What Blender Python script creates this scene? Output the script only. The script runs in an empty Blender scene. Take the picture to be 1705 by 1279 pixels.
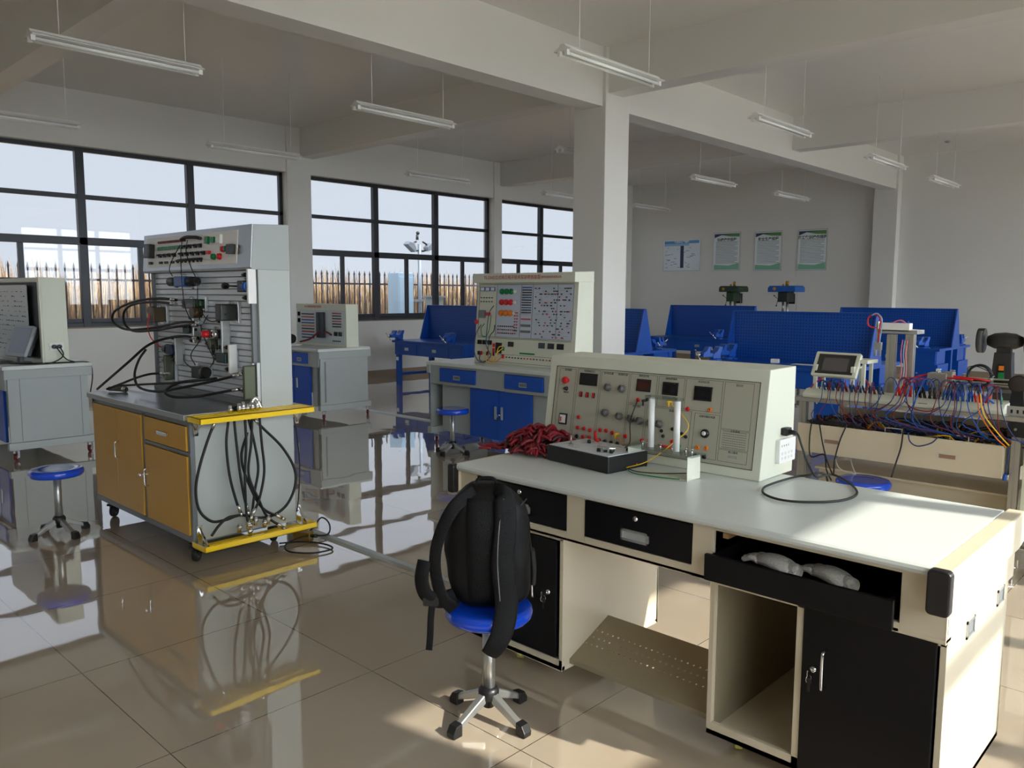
import bpy, bmesh, math, random
from mathutils import Vector, Matrix
random.seed(7)
S = bpy.context.scene
C = S.collection
PI = math.pi

# ---------------- camera, sky, sun, exposure ----------------
EYE = Vector((0.0, 0.0, 1.6))
RX = Vector((0.72422687, 0.68954853, 0.00427376))      # image right
DN = Vector((0.07911786, -0.07693675, -0.9938919))      # image down
FW = Vector((-0.68500788, 0.72014135, -0.11027527))     # view direction
FPX = 1341.3
cam_d = bpy.data.cameras.new('camera'); cam = bpy.data.objects.new('camera', cam_d); C.objects.link(cam)
cam_d.sensor_width = 36.0; cam_d.lens = FPX/1705*36.0; cam_d.clip_start = 0.05; cam_d.clip_end = 500
M3 = Matrix((RX, -DN, -FW)).transposed()
cam.matrix_world = Matrix.Translation(EYE) @ M3.to_4x4()
S.camera = cam

def at(u, v, x=None, y=None, z=None):
    """a point of the photographed place, measured on the plane x, y or z = value"""
    d = RX*((u-852.5)/FPX) + DN*((v-639.5)/FPX) + FW
    if x is not None: t = x/d.x
    elif y is not None: t = y/d.y
    else: t = (z-1.6)/d.z
    return EYE + d*t

S.view_settings.view_transform = 'Standard'; S.view_settings.look = 'None'
S.view_settings.gamma = 1.0; S.view_settings.use_curve_mapping = False
S.view_settings.exposure = 0.22

SUN_AZ = Vector((1.0, 0.2, 0)).normalized(); SUN_EL = math.radians(33)
sun_dir = SUN_AZ*math.cos(SUN_EL) + Vector((0, 0, math.sin(SUN_EL)))     # towards the sun
sd = bpy.data.lights.new('sun', 'SUN'); sd.energy = 8.0; sd.angle = math.radians(0.6); sd.color = (1.0, 0.93, 0.82)
so = bpy.data.objects.new('sun', sd); C.objects.link(so); so.location = (10, 3, 8)
so.rotation_euler = (-sun_dir).to_track_quat('-Z', 'Y').to_euler()

w = bpy.data.worlds.new('sky'); S.world = w; w.use_nodes = True
nt = w.node_tree; nt.nodes.clear()
def nn(nt, t, **k):
    n = nt.nodes.new(t)
    for a, b in k.items(): setattr(n, a, b)
    return n
tc = nn(nt, 'ShaderNodeTexCoord'); dot = nn(nt, 'ShaderNodeVectorMath', operation='DOT_PRODUCT')
dot.inputs[1].default_value = (SUN_AZ*math.cos(math.radians(25)) + Vector((0, 0, math.sin(math.radians(25)))))
nt.links.new(tc.outputs['Generated'], dot.inputs[0])
mr = nn(nt, 'ShaderNodeMapRange'); mr.inputs[1].default_value = -0.1; mr.inputs[2].default_value = 1.0
mr.inputs[3].default_value = 0.74; mr.inputs[4].default_value = 7.5; mr.interpolation_type = 'SMOOTHSTEP'
nt.links.new(dot.outputs['Value'], mr.inputs[0])
cr = nn(nt, 'ShaderNodeMix', data_type='RGBA'); cr.inputs[6].default_value = (0.88, 0.93, 1.06, 1); cr.inputs[7].default_value = (0.93, 0.98, 1.06, 1)
mr2 = nn(nt, 'ShaderNodeMapRange'); mr2.inputs[1].default_value = 0.0; mr2.inputs[2].default_value = 0.9
nt.links.new(dot.outputs['Value'], mr2.inputs[0]); nt.links.new(mr2.outputs[0], cr.inputs[0])
bg = nn(nt, 'ShaderNodeBackground'); wo = nn(nt, 'ShaderNodeOutputWorld')
nt.links.new(cr.outputs[2], bg.inputs[0]); nt.links.new(mr.outputs[0], bg.inputs[1]); nt.links.new(bg.outputs[0], wo.inputs[0])
try:
    S.cycles.caustics_reflective = True; S.cycles.blur_glossy = 0.0; S.cycles.caustics_refractive = False
    S.cycles.sample_clamp_indirect = 40.0; S.cycles.max_bounces = 8; S.cycles.diffuse_bounces = 5
    S.cycles.use_denoising = True
except Exception: pass

# daylight portals in the two window walls (they only guide the sky's own light)
def portal(y0, y1, x, face):
    l = bpy.data.lights.new('window_portal', 'AREA'); l.shape = 'RECTANGLE'; l.size = y1-y0; l.size_y = 2.6
    l.cycles.is_portal = True
    o = bpy.data.objects.new('window_portal', l); C.objects.link(o); o.location = (x, (y0+y1)/2, 2.38)
    o.rotation_euler = Vector((face, 0, 0)).to_track_quat('-Z', 'Z').to_euler()
LWIN = [(-3.0, 2.25), (2.68, 7.60), (8.07, 12.66), (12.9, 17.4)]
RWIN = [(-2.14, 2.42), (2.80, 7.20), (7.86, 12.42), (12.86, 17.42)]
for a, b in LWIN: portal(a, b, -12.74, 1)
for a, b in RWIN: portal(a, b, 3.07, -1)

# ---------------- materials ----------------
def lin(c):
    c = c/255.0
    return c/12.92 if c <= 0.04045 else ((c+0.055)/1.055)**2.4
MATS = {}
def mat(name, rgb, rough=0.5, metal=0.0, coat=0.0, noise=0.0, nscale=8.0, bump=0.0, bscale=60.0, trans=0.0, alpha=None, spec=None, emis=None, stretch=None):
    if name in MATS: return MATS[name]
    m = bpy.data.materials.new(name); m.use_nodes = True; nt = m.node_tree
    b = nt.nodes['Principled BSDF']; col = (lin(rgb[0]), lin(rgb[1]), lin(rgb[2]), 1)
    b.inputs['Base Color'].default_value = col; b.inputs['Roughness'].default_value = rough; b.inputs['Metallic'].default_value = metal
    b.inputs['Coat Weight'].default_value = coat; b.inputs['Coat Roughness'].default_value = 0.08
    if spec is not None: b.inputs['Specular IOR Level'].default_value = spec
    b.inputs['Transmission Weight'].default_value = trans
    tcn = nn(nt, 'ShaderNodeTexCoord'); src = tcn.outputs['Object']
    if stretch:
        mp = nn(nt, 'ShaderNodeMapping'); mp.inputs['Scale'].default_value = stretch
        nt.links.new(src, mp.inputs[0]); src = mp.outputs[0]
    nz = nn(nt, 'ShaderNodeTexNoise'); nz.inputs['Scale'].default_value = nscale; nz.inputs['Detail'].default_value = 3
    nt.links.new(src, nz.inputs['Vector'])
    if noise > 0:
        mx = nn(nt, 'ShaderNodeMix', data_type='RGBA'); mx.inputs[6].default_value = tuple(c*(1-noise) for c in col[:3])+(1,)
        mx.inputs[7].default_value = tuple(min(1, c*(1+noise)) for c in col[:3])+(1,)
        nt.links.new(nz.outputs['Fac'], mx.inputs[0]); nt.links.new(mx.outputs[2], b.inputs['Base Color'])
    rr = nn(nt, 'ShaderNodeMapRange'); rr.inputs[3].default_value = max(0.01, rough*0.85); rr.inputs[4].default_value = min(1, rough*1.15)
    nt.links.new(nz.outputs['Fac'], rr.inputs[0]); nt.links.new(rr.outputs[0], b.inputs['Roughness'])
    if bump > 0:
        n2 = nn(nt, 'ShaderNodeTexNoise'); n2.inputs['Scale'].default_value = bscale; n2.inputs['Detail'].default_value = 2
        nt.links.new(src, n2.inputs['Vector'])
        bp = nn(nt, 'ShaderNodeBump'); bp.inputs['Strength'].default_value = bump; bp.inputs['Distance'].default_value = 0.01
        nt.links.new(n2.outputs['Fac'], bp.inputs['Height']); nt.links.new(bp.outputs[0], b.inputs['Normal'])
    if alpha is not None: b.inputs['Alpha'].default_value = alpha
    if emis is not None:
        b.inputs['Emission Color'].default_value = (emis[0], emis[1], emis[2], 1); b.inputs['Emission Strength'].default_value = emis[3]
    MATS[name] = m; return m

def wall_mat(name, rgb, rough=0.42):
    return mat(name, rgb, rough=rough, noise=0.02, nscale=0.8, bump=0.03, bscale=3.0)
M_WALL = wall_mat('white_wall_paint', (222, 220, 214))
M_CEIL = wall_mat('white_ceiling_paint', (226, 223, 216), 0.3)
def floor_mat():
    m = bpy.data.materials.new('polished_floor_tiles'); m.use_nodes = True; nt = m.node_tree; b = nt.nodes['Principled BSDF']
    tcn = nn(nt, 'ShaderNodeTexCoord'); sep = nn(nt, 'ShaderNodeSeparateXYZ'); nt.links.new(tcn.outputs['Object'], sep.inputs[0])
    T = 0.865; G = 0.002
    def dist(out, off):
        a = nn(nt, 'ShaderNodeMath', operation='ADD'); a.inputs[1].default_value = -off + 100*T; nt.links.new(out, a.inputs[0])
        d = nn(nt, 'ShaderNodeMath', operation='PINGPONG'); d.inputs[1].default_value = T/2; nt.links.new(a.outputs[0], d.inputs[0])
        return d.outputs[0]
    dx = dist(sep.outputs['X'], -2.69); dy = dist(sep.outputs['Y'], 1.97)
    mn = nn(nt, 'ShaderNodeMath', operation='MINIMUM'); nt.links.new(dx, mn.inputs[0]); nt.links.new(dy, mn.inputs[1])
    lt = nn(nt, 'ShaderNodeMath', operation='LESS_THAN'); lt.inputs[1].default_value = G; nt.links.new(mn.outputs[0], lt.inputs[0])
    nz = nn(nt, 'ShaderNodeTexNoise'); nz.inputs['Scale'].default_value = 2.2; nz.inputs['Detail'].default_value = 5; nt.links.new(tcn.outputs['Object'], nz.inputs['Vector'])
    c1 = nn(nt, 'ShaderNodeMix', data_type='RGBA'); c1.inputs[6].default_value = (lin(172), lin(157), lin(138), 1); c1.inputs[7].default_value = (lin(184), lin(169), lin(149), 1)
    nt.links.new(nz.outputs['Fac'], c1.inputs[0])
    c2 = nn(nt, 'ShaderNodeMix', data_type='RGBA'); c2.inputs[7].default_value = (lin(92), lin(80), lin(68), 1)
    nt.links.new(c1.outputs[2], c2.inputs[6]); nt.links.new(lt.outputs[0], c2.inputs[0]); nt.links.new(c2.outputs[2], b.inputs['Base Color'])
    b.inputs['Roughness'].default_value = 0.035; b.inputs['IOR'].default_value = 1.75; b.inputs['Specular IOR Level'].default_value = 0.6
    b.inputs['Coat Weight'].default_value = 1.0; b.inputs['Coat Roughness'].default_value = 0.015; b.inputs['Coat IOR'].default_value = 1.7
    # slight warp of every tile: the mirrored windows wobble
    wv = nn(nt, 'ShaderNodeTexNoise'); wv.inputs['Scale'].default_value = 2.6; wv.inputs['Detail'].default_value = 1; nt.links.new(tcn.outputs['Object'], wv.inputs['Vector'])
    gh = nn(nt, 'ShaderNodeMath', operation='MULTIPLY'); gh.inputs[1].default_value = -0.4; nt.links.new(lt.outputs[0], gh.inputs[0])
    ad = nn(nt, 'ShaderNodeMath', operation='ADD'); nt.links.new(wv.outputs['Fac'], ad.inputs[0]); nt.links.new(gh.outputs[0], ad.inputs[1])
    bp = nn(nt, 'ShaderNodeBump'); bp.inputs['Strength'].default_value = 0.22; bp.inputs['Distance'].default_value = 0.006
    nt.links.new(wv.outputs['Fac'], bp.inputs['Height']); nt.links.new(bp.outputs[0], b.inputs['Normal']); nt.links.new(bp.outputs[0], b.inputs['Coat Normal'])
    return m
M_FLOOR = floor_mat()
def glass_mat(name, tint=(1, 1, 1), refl=1.0):
    m = bpy.data.materials.new(name); m.use_nodes = True; nt = m.node_tree; nt.nodes.clear()
    t = nn(nt, 'ShaderNodeBsdfTransparent'); t.inputs[0].default_value = (*tint, 1)
    g = nn(nt, 'ShaderNodeBsdfGlossy'); g.inputs['Roughness'].default_value = 0.02
    f = nn(nt, 'ShaderNodeLayerWeight'); p5 = nn(nt, 'ShaderNodeMath', operation='POWER'); p5.inputs[1].default_value = 5.0
    nt.links.new(f.outputs['Facing'], p5.inputs[0])
    ml = nn(nt, 'ShaderNodeMath', operation='MULTIPLY_ADD'); ml.inputs[1].default_value = 0.6; ml.inputs[2].default_value = 0.035*refl; nt.links.new(p5.outputs[0], ml.inputs[0])
    mx = nn(nt, 'ShaderNodeMixShader'); o = nn(nt, 'ShaderNodeOutputMaterial')
    nt.links.new(ml.outputs[0], mx.inputs[0]); nt.links.new(t.outputs[0], mx.inputs[1]); nt.links.new(g.outputs[0], mx.inputs[2]); nt.links.new(mx.outputs[0], o.inputs[0])
    return m
M_GLASS = glass_mat('window_glass', (0.96, 0.98, 0.98)); M_CLEAR = glass_mat('clear_acrylic', (0.82, 0.86, 0.86), 2.0)
M_FRAME = mat('dark_window_aluminium', (44, 47, 54), 0.35, 0.2)
M_TILE = mat('baseboard_tile', (150, 132, 110), 0.15)
M_BEIGE = mat('beige_enamel', (210, 198, 172), 0.38, noise=0.015, nscale=3)
M_CONS = mat('pale_green_enamel', (214, 216, 198), 0.4, noise=0.015, nscale=3)
M_PANEL = mat('panel_grey_green', (176, 174, 156), 0.5, noise=0.02)
M_TOP = mat('laminate_worktop', (206, 211, 206), 0.3)
for l_ in list(M_TOP.node_tree.links):
    if l_.to_socket.name == 'Roughness': M_TOP.node_tree.links.remove(l_)
M_BLACK = mat('black_lacquer', (10, 10, 14), 0.45, noise=0.05, spec=0.25)
M_BLKP = mat('black_plastic', (22, 22, 24), 0.4)
M_RUB = mat('black_rubber', (20, 20, 20), 0.55)
M_CHR = mat('chrome', (215, 215, 215), 0.14, 1.0)
M_STL = mat('brushed_steel', (170, 172, 172), 0.3, 1.0, stretch=(1, 1, 14))
M_ALU = mat('silver_aluminium', (190, 192, 190), 0.32, 0.85)
M_GREYL = mat('light_grey_enamel', (160, 166, 164), 0.42, noise=0.02)
M_GREYD = mat('mid_grey_enamel', (112, 116, 118), 0.42, noise=0.02)
M_BLUE = mat('royal_blue_enamel', (0, 74, 178), 0.32, noise=0.04)
M_NAVY = mat('workbench_blue_enamel', (4, 74, 166), 0.33, noise=0.05)
M_SEAT = mat('blue_stool_plastic', (12, 72, 205), 0.12, coat=0.6)
M_YDOOR = mat('ochre_door_enamel', (196, 146, 28), 0.4, noise=0.03)
M_YTRAY = mat('bright_yellow_enamel', (250, 208, 0), 0.35, noise=0.03)
M_WHITE = mat('white_plastic', (232, 232, 228), 0.35)
M_RED = mat('red_plastic', (205, 22, 28), 0.35)
M_DRED = mat('dark_red_cord', (112, 10, 26), 0.5, noise=0.3, nscale=30)
M_GREEN = mat('green_plastic', (0, 120, 60), 0.35)
M_YEL = mat('yellow_plastic', (240, 190, 20), 0.4)
M_ORG = mat('orange_plastic', (225, 120, 20), 0.4)
M_BLUP = mat('blue_plastic', (20, 80, 170), 0.4)
M_BLUD = mat('dark_blue_wire', (22, 52, 104), 0.4)
M_DARK = mat('dark_void', (8, 8, 9), 0.6)
M_SCR = mat('dark_display_glass', (16, 13, 16), 0.1)
M_KNOB = mat('grey_knob', (110, 110, 106), 0.35, 0.3)
M_TEXT = mat('dark_print', (50, 52, 46), 0.6)
M_RTEXT = mat('red_print', (190, 60, 50), 0.6)
M_GUN = mat('gunmetal', (58, 60, 56), 0.32, 0.7)
M_OLIVE = mat('valve_olive', (92, 96, 78), 0.4, 0.5)
M_VBLUE = mat('valve_blue', (40, 90, 160), 0.35)

# ---------------- mesh helpers ----------------
class MB:
    def __init__(s, M=None): s.v = []; s.f = []; s.m = []; s.M = M or Matrix(); s.sm = []
    def add(s, vs, fs, mi=0, smooth=False):
        k = len(s.v); s.v += [tuple(s.M @ Vector(p)) for p in vs]
        for f in fs: s.f.append(tuple(i+k for i in f)); s.m.append(mi); s.sm.append(smooth)
        return s
    def box(s, x0, x1, y0, y1, z0, z1, mi=0):
        x0, x1 = sorted((x0, x1)); y0, y1 = sorted((y0, y1)); z0, z1 = sorted((z0, z1))
        return s.add([(x0,y0,z0),(x1,y0,z0),(x1,y1,z0),(x0,y1,z0),(x0,y0,z1),(x1,y0,z1),(x1,y1,z1),(x0,y1,z1)],
            [(0,3,2,1),(4,5,6,7),(0,1,5,4),(1,2,6,5),(2,3,7,6),(3,0,4,7)], mi)
    def cb(s, c, sz, mi=0): return s.box(c[0]-sz[0]/2, c[0]+sz[0]/2, c[1]-sz[1]/2, c[1]+sz[1]/2, c[2]-sz[2]/2, c[2]+sz[2]/2, mi)
    def prism(s, poly, axis, lo, hi, mi=0):
        """poly of 2D points; axis 'x': (y,z), 'y': (x,z), 'z': (x,y)"""
        f = {'x': lambda p, t: (t, p[0], p[1]), 'y': lambda p, t: (p[0], t, p[1]), 'z': lambda p, t: (p[0], p[1], t)}[axis]
        n = len(poly); vs = [f(p, lo) for p in poly] + [f(p, hi) for p in poly]
        fs = [tuple(range(n))[::-1], tuple(range(n, 2*n))] + [(i, (i+1) % n, (i+1) % n+n, i+n) for i in range(n)]
        return s.add(vs, fs, mi)
    def cyl(s, p0, p1, r0, r1=None, n=16, mi=0, cap=True):
        r1 = r0 if r1 is None else r1; p0 = Vector(p0); p1 = Vector(p1); d = (p1-p0).normalized()
        a = d.orthogonal().normalized(); b = d.cross(a); vs = []
        for p, r in ((p0, r0), (p1, r1)):
            for i in range(n): t = 2*PI*i/n; vs.append(p + a*math.cos(t)*r + b*math.sin(t)*r)
        s.add(vs, [(i, (i+1) % n, (i+1) % n+n, i+n) for i in range(n)], mi, True)
        if cap: s.add(vs, [tuple(range(n))[::-1], tuple(range(n, 2*n))], mi)
        return s
    def lathe(s, prof, c=(0,0,0), n=28, mi=0, d=(0,0,1)):
        """prof of (r, h) along direction d from c"""
        d = Vector(d).normalized(); a = d.orthogonal().normalized(); b = d.cross(a); c = Vector(c); vs = []; m = len(prof)
        for r, h in prof:
            for i in range(n): t = 2*PI*i/n; vs.append(c + d*h + a*math.cos(t)*max(r, 1e-5) + b*math.sin(t)*max(r, 1e-5))
        fs = [(j*n+i, j*n+(i+1) % n, (j+1)*n+(i+1) % n, (j+1)*n+i) for j in range(m-1) for i in range(n)]
        return s.add(vs, fs, mi, True)
    def sph(s, c, r, mi=0, n=14, sc=(1,1,1)):
        vs = []; m = n//2
        for j in range(m+1):
            ph = PI*j/m
            for i in range(n): t = 2*PI*i/n; vs.append((c[0]+r*sc[0]*math.sin(ph)*math.cos(t), c[1]+r*sc[1]*math.sin(ph)*math.sin(t), c[2]+r*sc[2]*math.cos(ph)))
        return s.add(vs, [(j*n+i, (j+1)*n+i, (j+1)*n+(i+1) % n, j*n+(i+1) % n) for j in range(m) for i in range(n)], mi, True)
    def tube(s, pts, r, n=8, mi=0, k=6, flat=1.0, up=None):
        P = spline([Vector(p) for p in pts], k) if k > 1 else [Vector(p) for p in pts]
        vs = []; a = None; N = len(P)
        for i, p in enumerate(P):
            d = (P[min(i+1, N-1)]-P[max(i-1, 0)])
            d = d.normalized() if d.length > 1e-9 else Vector((0, 0, 1))
            if up is not None: a = Vector(up) - d*Vector(up).dot(d)
            else: a = d.orthogonal() if a is None else a - d*a.dot(d)
            a = a.normalized() if a.length > 1e-6 else d.orthogonal().normalized()
            b = d.cross(a); rr = r(i/(N-1)) if callable(r) else r
            for j in range(n): t = 2*PI*j/n; vs.append(p + a*math.cos(t)*rr*flat + b*math.sin(t)*rr)
        fs = [(i*n+j, i*n+(j+1) % n, (i+1)*n+(j+1) % n, (i+1)*n+j) for i in range(N-1) for j in range(n)]
        fs += [tuple(range(n))[::-1], tuple(range((N-1)*n, N*n))]
        return s.add(vs, fs, mi, True)
    def rbox(s, c, sz, r, mi=0, axis='z', n=4):
        """box with rounded corners seen along axis"""
        ax = {'z': (0,1,2), 'y': (0,2,1), 'x': (1,2,0)}[axis]; hw, hh = sz[ax[0]]/2-r, sz[ax[1]]/2-r; poly = []
        for q, (sx, sy) in enumerate(((1,1),(-1,1),(-1,-1),(1,-1))):
            for i in range(n+1): t = PI/2*(q+i/n); poly.append((c[ax[0]]+sx*hw+r*math.cos(t), c[ax[1]]+sy*hh+r*math.sin(t)))
        return s.prism(poly, axis, c[ax[2]]-sz[ax[2]]/2, c[ax[2]]+sz[ax[2]]/2, mi)
def spline(P, k):
    if len(P) < 3: return P
    Q = [P[0]*2-P[1]] + P + [P[-1]*2-P[-2]]; out = []
    for i in range(1, len(Q)-2):
        for j in range(k):
            t = j/k; a, b, c, d = Q[i-1], Q[i], Q[i+1], Q[i+2]
            out.append(0.5*((2*b)+(c-a)*t+(2*a-5*b+4*c-d)*t*t+(3*b-3*c+d-a)*t**3))
    out.append(P[-1]); return out

def obj(name, mb, mats, parent=None, bevel=0.0, label=None, seg=2):
    me = bpy.data.meshes.new(name); me.from_pydata(mb.v, [], mb.f)
    for m in (mats if isinstance(mats, (list, tuple)) else [mats]): me.materials.append(m)
    me.polygons.foreach_set('material_index', mb.m); me.polygons.foreach_set('use_smooth', mb.sm); me.update()
    bm = bmesh.new(); bm.from_mesh(me); bmesh.ops.remove_doubles(bm, verts=bm.verts, dist=1e-6); bmesh.ops.recalc_face_normals(bm, faces=bm.faces); bm.to_mesh(me); bm.free()
    o = bpy.data.objects.new(name, me); C.objects.link(o)
    if parent is not None: o.parent = parent
    if bevel > 0:
        b = o.modifiers.new('edge', 'BEVEL'); b.width = bevel; b.segments = seg; b.limit_method = 'ANGLE'; b.angle_limit = math.radians(50); b.use_clamp_overlap = True
    if label: o['label'] = label
    return o
def tag(o, label, cat, group=None, kind=None):
    o['label'] = label; o['category'] = cat
    if group: o['group'] = group
    if kind: o['kind'] = kind
    return o
def thing(name, label, cat, loc=(0,0,0), rz=0.0, group=None):
    o = bpy.data.objects.new(name, None); C.objects.link(o); o.empty_display_size = 0.1
    o.location = loc; o.rotation_euler = (0, 0, rz)
    return tag(o, label, cat, group)
def struct(name, mb, m, parent=None, bevel=0.0):
    o = obj(name, mb, m, parent, bevel)
    if parent is None: o['kind'] = 'structure'
    return o
def kids(o): return [c for c in bpy.data.objects if c.parent == o]
def copy_tree(o, parent=None):
    ch = kids(o); c = o.copy(); C.objects.link(c); c.parent = parent
    for k in ch: copy_tree(k, c)
    return c
_tc = {}
def lettering(name, txt, size, M, m, parent, align='CENTER', squash=1.0, bold=0.0):
    """flat printed characters as a mesh, on plane M (x right, y up, z out)"""
    cu = bpy.data.curves.new('t', 'FONT'); cu.body = txt; cu.size = size; cu.align_x = align; cu.align_y = 'CENTER'; cu.offset = bold; cu.extrude = 0.0003; cu.resolution_u = 2
    to = bpy.data.objects.new('t', cu); C.objects.link(to)
    dg = bpy.context.evaluated_depsgraph_get(); me = bpy.data.meshes.new_from_object(to.evaluated_get(dg))
    bpy.data.objects.remove(to); bpy.data.curves.remove(cu)
    for v in me.vertices: v.co.x *= squash
    me.transform(M); me.materials.clear(); me.materials.append(m); me.name = name
    o = bpy.data.objects.new(name, me); C.objects.link(o); o.parent = parent
    return o
def front(x, y, z, tilt=0.0):
    """placement on a face that looks to -Y: local x right, local y up; tilt leans the top away"""
    return Matrix.Translation((x, y, z)) @ Matrix.Rotation(PI/2-tilt, 4, 'X')
# ---------------- room ----------------
XW, XR, YB, YF, ZC = -12.63, 2.96, 17.86, -6.0, 4.46
struct('floor', MB().box(XW-0.3, XR+0.3, YF-0.3, YB+0.3, -0.15, 0), M_FLOOR)
struct('ceiling', MB().box(XW-0.3, XR+0.3, YF-0.3, YB+0.3, ZC, ZC+0.2), M_CEIL)
ZS, ZH = 1.09, 3.69
def side_wall(name, xa, xb, wins):
    mb = MB().box(xa, xb, YF-0.3, YB+0.3, 0, ZS).box(xa, xb, YF-0.3, YB+0.3, ZH, ZC)
    ys = [YF-0.3] + [t for w_ in wins for t in w_] + [YB+0.3]
    for i in range(0, len(ys), 2): mb.box(xa, xb, ys[i], ys[i+1], ZS, ZH)
    struct(name, mb, M_WALL)
side_wall('wall_left', XW-0.3, XW, LWIN); side_wall('wall_right', XR, XR+0.3, RWIN)
struct('wall_back', MB().box(XW, XR, YB, YB+0.3, 0, ZC), M_WALL)
struct('wall_front', MB().box(XW, XR, YF-0.3, YF, 0, ZC), M_WALL)
struct('baseboard_left', MB().box(XW, XW+0.012, YF, YB, 0, 0.13), M_TILE)
struct('baseboard_back', MB().box(XW+0.02, XR-0.02, YB-0.012, YB, 0, 0.13), M_TILE)
struct('baseboard_right', MB().box(XR-0.012, XR, YF, YB, 0, 0.13), M_TILE)
# columns, beams
struct('trim_1', MB().box(-6.36, -5.885, 7.75, 8.22, 0, ZC), M_WALL, bevel=0.008)
struct('trim_2', MB().box(-6.36, -5.885, YB-0.22, YB, 0, ZC), M_WALL, bevel=0.008)
struct('trim_3', MB().box(-6.36, -5.885, -2.4, -1.95, 0, ZC), M_WALL, bevel=0.008)
struct('trim_4', MB().box(-6.22, -5.93, YF, YB, 3.79, ZC), M_WALL)
n = 5
for yy in (-2.32, 2.72, 7.86, 12.84):
    struct('trim_%d' % n, MB().box(XW, -6.22, yy, yy+0.28, 3.965, ZC), M_WALL); n += 1
    struct('trim_%d' % n, MB().box(-5.93, XR, yy-0.06, yy+0.22, 3.94, ZC), M_WALL); n += 1
for y0, y1 in ((7.60, 8.07), (12.66, 12.90), (2.25, 2.68)):
    struct('trim_%d' % n, MB().box(XW, XW+0.035, y0, y1, 0, ZC), M_WALL, bevel=0.006); n += 1
# windows: aluminium frames with three bays
def window(i, x, y0, y1, n=3):
    t = thing('window_%d' % i, '', 'window', (x, y0, ZS)); del t['label'], t['category']; t['kind'] = 'structure'
    W = y1-y0; H = ZH-ZS; mb = MB(); d = 0.035
    def v(y, wd, z0, z1, dd=d): mb.box(-dd, dd, y-wd/2, y+wd/2, z0, z1)
    def h(z, wd, a=0, b=W, dd=d): mb.box(-dd, dd, a, b, z-wd/2, z+wd/2)
    v(0.03, 0.06, 0, H); v(W-0.03, 0.06, 0, H); h(0.035, 0.07); h(H-0.03, 0.06)
    h(1.26, 0.11, dd=0.045); h(1.90, 0.065)
    for k in range(1, n): v(W*k/n, 0.115, 0, H, 0.045)
    for k in range(n): v(W*k/n+W/n/2, 0.07, 0.05, 1.22, 0.03)
    for k in range(n): h(0.1, 0.06, W*k/n+0.05, W*(k+1)/n-0.05, 0.02)
    obj('window_frame', mb, M_FRAME, t, 0.004)
    obj('sill', MB().box(0.04, 0.20 if x < 0 else 0.04, 0, W, -0.005, 0.012) if x < 0 else MB().box(-0.12, -0.04, 0, W, -0.005, 0.012), M_TILE, t)
    for k in range(n):
        for a, b, nm in ((1.93, H-0.06, 'pane'), (1.32, 1.87, 'pane')):
            obj(nm, MB().box(-0.003, 0.003, W*k/n+0.05, W*(k+1)/n-0.05, a, b), M_GLASS, t)
        for q in (0, 1):
            obj('pane', MB().box(-0.003, 0.003, W*k/n+W/n/2*q+0.05, W*k/n+W/n/2*(q+1)-0.03, 0.12, 1.21), M_GLASS, t)
for i, (a, b) in enumerate(LWIN): window(i+1, -12.80, a, b)
for i, (a, b) in enumerate(RWIN): window(i+5, 3.13, a, b, 4)

# floor cable covers
for k, (x0, x1, y, lab) in enumerate(((-9.6, -6.9, 6.62, 'grey metal cable cover strip crossing the floor between the far benches'),
                                 (-4.9, 1.8, 2.915, 'grey metal cable cover strip running from the yellow bench to under the front desk'))):
    o = obj('cable_cover', MB().prism([(y-0.035, 0), (y+0.035, 0), (y+0.02, 0.014), (y-0.02, 0.014)], 'x', x0, x1), M_ALU); tag(o, lab, 'cable cover')

# ceiling tube lights: white batten, two tubes, two wires
def make_light():
    t = thing('hanging_tube_light', '', 'light')
    L = 1.25
    obj('housing', MB().prism([(-0.02, 0.055), (0.02, 0.055), (0.034, 0.035), (0.085, 0.012), (0.085, 0.008), (-0.085, 0.008), (-0.085, 0.012), (-0.034, 0.035)], 'y', 0, L), M_WHITE, t)
    for sx in (-1, 1):
        obj('tube', MB().cyl((sx*0.035, 0.03, -0.012), (sx*0.035, L-0.03, -0.012), 0.0135, n=12), mat('frosted_tube', (238, 240, 236), 0.2), t)
        for y in (0.0, L-0.03): obj('lamp_holder', MB().box(sx*0.035-0.012, sx*0.035+0.012, y, y+0.03, -0.028, 0.01), M_WHITE, t)
    for y in (0.2, L-0.12): obj('hanging_wire', MB().cyl((0, y, 0.05), (0, y, 1.065), 0.0035, n=6), M_WHITE, t)
    return t
LP = [(-6.56, 1.93, 'nearest tube light of the middle row, top left over the yellow bench'),
      (-6.62, 4.75, 'second tube light of the middle row, beside the main beam'),
      (-6.68, 7.86, 'tube light half hidden behind the left side of the white column'),
      (-6.70, 11.05, 'tube light right of the column, above the posters'),
      (-6.64, 13.75, 'farthest tube light of the middle row, faint above the right posters'),
      (-9.65, 2.03, 'tube light at the left edge in front of the window head'),
      (-9.65, 4.76, 'tube light hanging before the wall column between the first two windows'),
      (-9.68, 7.88, 'tube light above the middle window with the lamp post behind'),
      (-9.70, 11.0, 'small tube light above the third window, left of the column'),
      (-9.65, 13.7, 'faint tube light just right of the column near the window corner'),
      (-4.02, 4.75, 'large tube light below the joint of beam and column'),
      (-4.03, 7.80, 'tube light hanging in front of the second cross beam on the right'),
      (-4.04, 10.98, 'third tube light of the right row, near the back column'),
      (-4.04, 13.55, 'farthest tube light of the right row against the back wall')]
l0 = make_light()
for i, (x, y, lab) in enumerate(LP):
    o = l0 if i == 0 else copy_tree(l0)
    o.location = (x, y, 3.395); tag(o, lab, 'light', 'hanging tube lights')

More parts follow.
